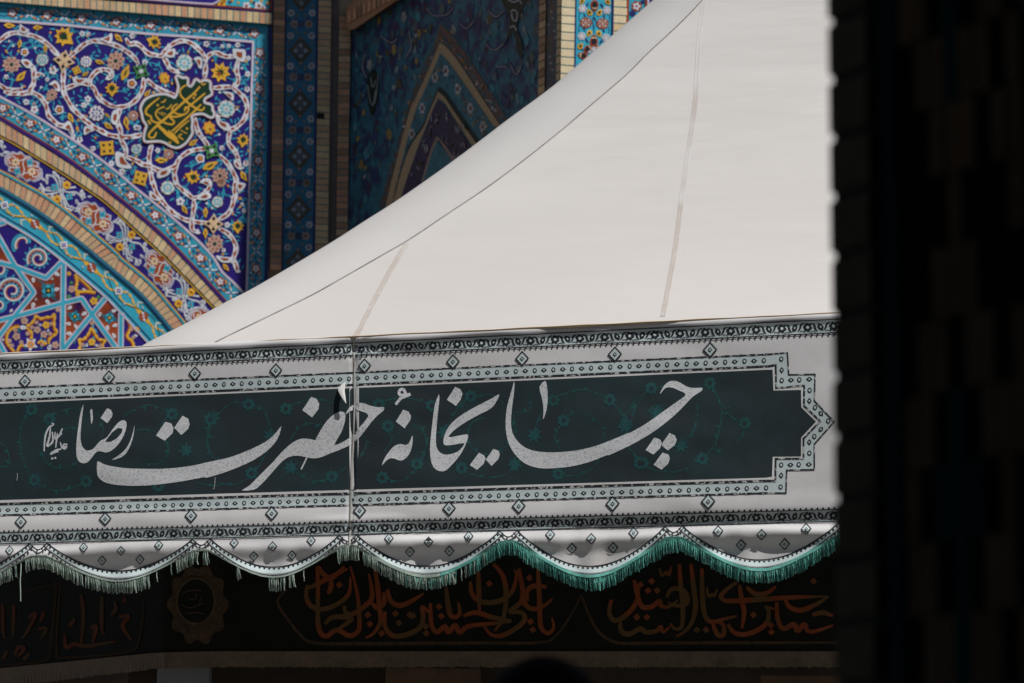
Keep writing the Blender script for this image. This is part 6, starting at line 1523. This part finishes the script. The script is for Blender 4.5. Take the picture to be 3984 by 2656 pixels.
# ------------------------------------------------------------------ near pillar, in the shade of the arcade
PB = Plane(pix(3238, 1328, 3.0), Vector((.598, -.802, 0)))
pil = thing('brick_pillar', 'dark out-of-focus brick and glazed tile pillar at the right edge', 'pillar', flat(PB.pt(3500, 1328, -.1), 0))
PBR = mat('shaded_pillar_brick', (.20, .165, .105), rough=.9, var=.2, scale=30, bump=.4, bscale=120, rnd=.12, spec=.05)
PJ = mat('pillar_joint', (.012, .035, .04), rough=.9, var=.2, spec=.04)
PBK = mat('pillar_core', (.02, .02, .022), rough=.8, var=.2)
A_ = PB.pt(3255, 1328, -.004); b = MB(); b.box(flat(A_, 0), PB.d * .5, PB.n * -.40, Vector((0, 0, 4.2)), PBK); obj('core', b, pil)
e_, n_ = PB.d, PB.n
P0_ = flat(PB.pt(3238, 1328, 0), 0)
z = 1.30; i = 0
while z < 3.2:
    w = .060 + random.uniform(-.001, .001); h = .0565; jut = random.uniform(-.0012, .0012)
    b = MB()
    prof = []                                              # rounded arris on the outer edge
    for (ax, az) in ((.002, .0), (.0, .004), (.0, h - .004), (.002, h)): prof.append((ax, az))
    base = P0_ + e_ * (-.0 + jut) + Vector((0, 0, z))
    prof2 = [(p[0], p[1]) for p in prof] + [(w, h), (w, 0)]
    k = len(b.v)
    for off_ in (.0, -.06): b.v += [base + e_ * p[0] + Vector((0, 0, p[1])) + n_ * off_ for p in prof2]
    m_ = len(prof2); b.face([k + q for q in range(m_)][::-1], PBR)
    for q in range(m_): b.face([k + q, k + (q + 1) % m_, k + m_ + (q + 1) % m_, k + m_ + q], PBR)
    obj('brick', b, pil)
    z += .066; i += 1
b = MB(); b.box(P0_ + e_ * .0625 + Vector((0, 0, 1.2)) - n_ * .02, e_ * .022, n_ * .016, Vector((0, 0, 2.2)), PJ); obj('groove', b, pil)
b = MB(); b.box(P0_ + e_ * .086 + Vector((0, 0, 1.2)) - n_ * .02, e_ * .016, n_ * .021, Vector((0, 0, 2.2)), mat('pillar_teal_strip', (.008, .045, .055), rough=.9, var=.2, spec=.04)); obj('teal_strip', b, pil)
pat = ['bbktkbbk', 'bktttkbk', 'bbktkbbb', 'kbbkbbkb', 'kkbbbkkk', 'kkkbkkkb', 'kkbbbkbb', 'kbbtbbkb']
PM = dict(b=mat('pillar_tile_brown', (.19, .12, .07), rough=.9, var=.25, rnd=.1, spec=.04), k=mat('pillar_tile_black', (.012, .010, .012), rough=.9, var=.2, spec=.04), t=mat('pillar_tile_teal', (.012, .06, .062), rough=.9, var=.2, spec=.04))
for r_ in range(26):
    for c_ in range(9):
        ch = pat[r_ % 8][c_ % 8]; b = MB()
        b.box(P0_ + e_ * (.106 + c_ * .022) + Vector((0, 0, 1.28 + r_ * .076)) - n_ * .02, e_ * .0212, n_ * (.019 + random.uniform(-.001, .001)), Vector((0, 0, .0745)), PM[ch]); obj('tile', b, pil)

# ------------------------------------------------------------------ person whose head top shows at the bottom edge
SKIN, HAIR, CLO = mat('skin', (.42, .26, .18), rough=.55, var=.08), mat('black_hair', (.004, .004, .006), rough=.9, var=.3, scale=90, spec=.08), mat('dark_coat', (.008, .009, .014), rough=.9, var=.2, spec=.1)
hp = pix(2120, 2552, 3.45); HX, HY, HT = hp.x, hp.y, hp.z
per_ = thing('person', 'person in dark clothes with black hair, seen from behind, head top at the bottom edge', 'person', (HX, HY, 0))
H = HT
sk = bpy.data.meshes.new('body')
J = [((0, 0, .53), .15), ((0, 0, .62), .135), ((0, 0, .72), .155), ((0, 0, .80), .15), ((0, 0, .845), .065), ((0, .01, .875), .058), ((0, .015, .925), .082), ((0, .015, .965), .066),
     ((.105, 0, .795), .07), ((.135, 0, .64), .05), ((.14, .04, .50), .042), ((.14, .06, .45), .035), ((-.105, 0, .795), .07), ((-.135, 0, .64), .05), ((-.14, .04, .50), .042), ((-.14, .06, .45), .035),
     ((.055, 0, .48), .095), ((.06, .01, .27), .065), ((.062, -.01, .06), .05), ((.065, .06, .02), .04), ((-.055, 0, .48), .095), ((-.06, .01, .27), .065), ((-.062, -.01, .06), .05), ((-.065, .06, .02), .04)]
E = [(0, 1), (1, 2), (2, 3), (3, 4), (4, 5), (5, 6), (6, 7), (3, 8), (8, 9), (9, 10), (10, 11), (3, 12), (12, 13), (13, 14), (14, 15), (0, 16), (16, 17), (17, 18), (18, 19), (0, 20), (20, 21), (21, 22), (22, 23)]
sk.from_pydata([(j[0][0] * H, j[0][1] * H, j[0][2] * H) for j in J], E, [])
sk.materials.append(CLO)
po = bpy.data.objects.new('body', sk); col.objects.link(po); po.parent = per_
mo = po.modifiers.new('skin', 'SKIN'); mo.use_smooth_shade = True
for i, j in enumerate(J):
    sk.skin_vertices[0].data[i].radius = (j[1], j[1] * .85 if 6 != i else j[1] * 1.1)
sk.skin_vertices[0].data[0].use_root = True
sb = po.modifiers.new('sub', 'SUBSURF'); sb.levels = sb.render_levels = 2
def ellip(c, r, nu=20, nv=14, fn=None):
    V_, F_ = [], []
    for i in range(nv + 1):
        for j in range(nu):
            th, ph = pi * i / nv, 2 * pi * j / nu; d_ = Vector((sin(th) * cos(ph), sin(th) * sin(ph), cos(th))); s_ = fn(d_) if fn else 1
            V_.append(Vector(c) + Vector((d_.x * r[0], d_.y * r[1], d_.z * r[2])) * s_)
    for i in range(nv):
        for j in range(nu): F_.append([i * nu + j, (i + 1) * nu + j, (i + 1) * nu + (j + 1) % nu, i * nu + (j + 1) % nu])
    return V_, F_
def shell(nm, c, r, M, fn=None):
    b = MB(); b.v, b.f = ellip(c, r, fn=fn); b.mi = [b.m(M)] * len(b.f); return obj(nm, b, per_, True)
hc = (HX, HY + .02, HT - .122)
shell('head', hc, (.076, .098, .116), SKIN, lambda d_: 1 + .12 * exp(-((d_.y - .95) ** 2 + d_.x ** 2 * 2 + (d_.z + .12) ** 2 * 4) * 8) - .06 * max(0, -d_.z) * max(0, d_.y))
shell('hair', (hc[0], hc[1] - .012, hc[2] + .016), (.086, .104, .108), HAIR, lambda d_: 1 if d_.z > -.1 or d_.y < .1 else .8)
for s_ in (-1, 1): shell('ear', (hc[0] + s_ * .080, hc[1], hc[2] - .01), (.012, .022, .034), SKIN)
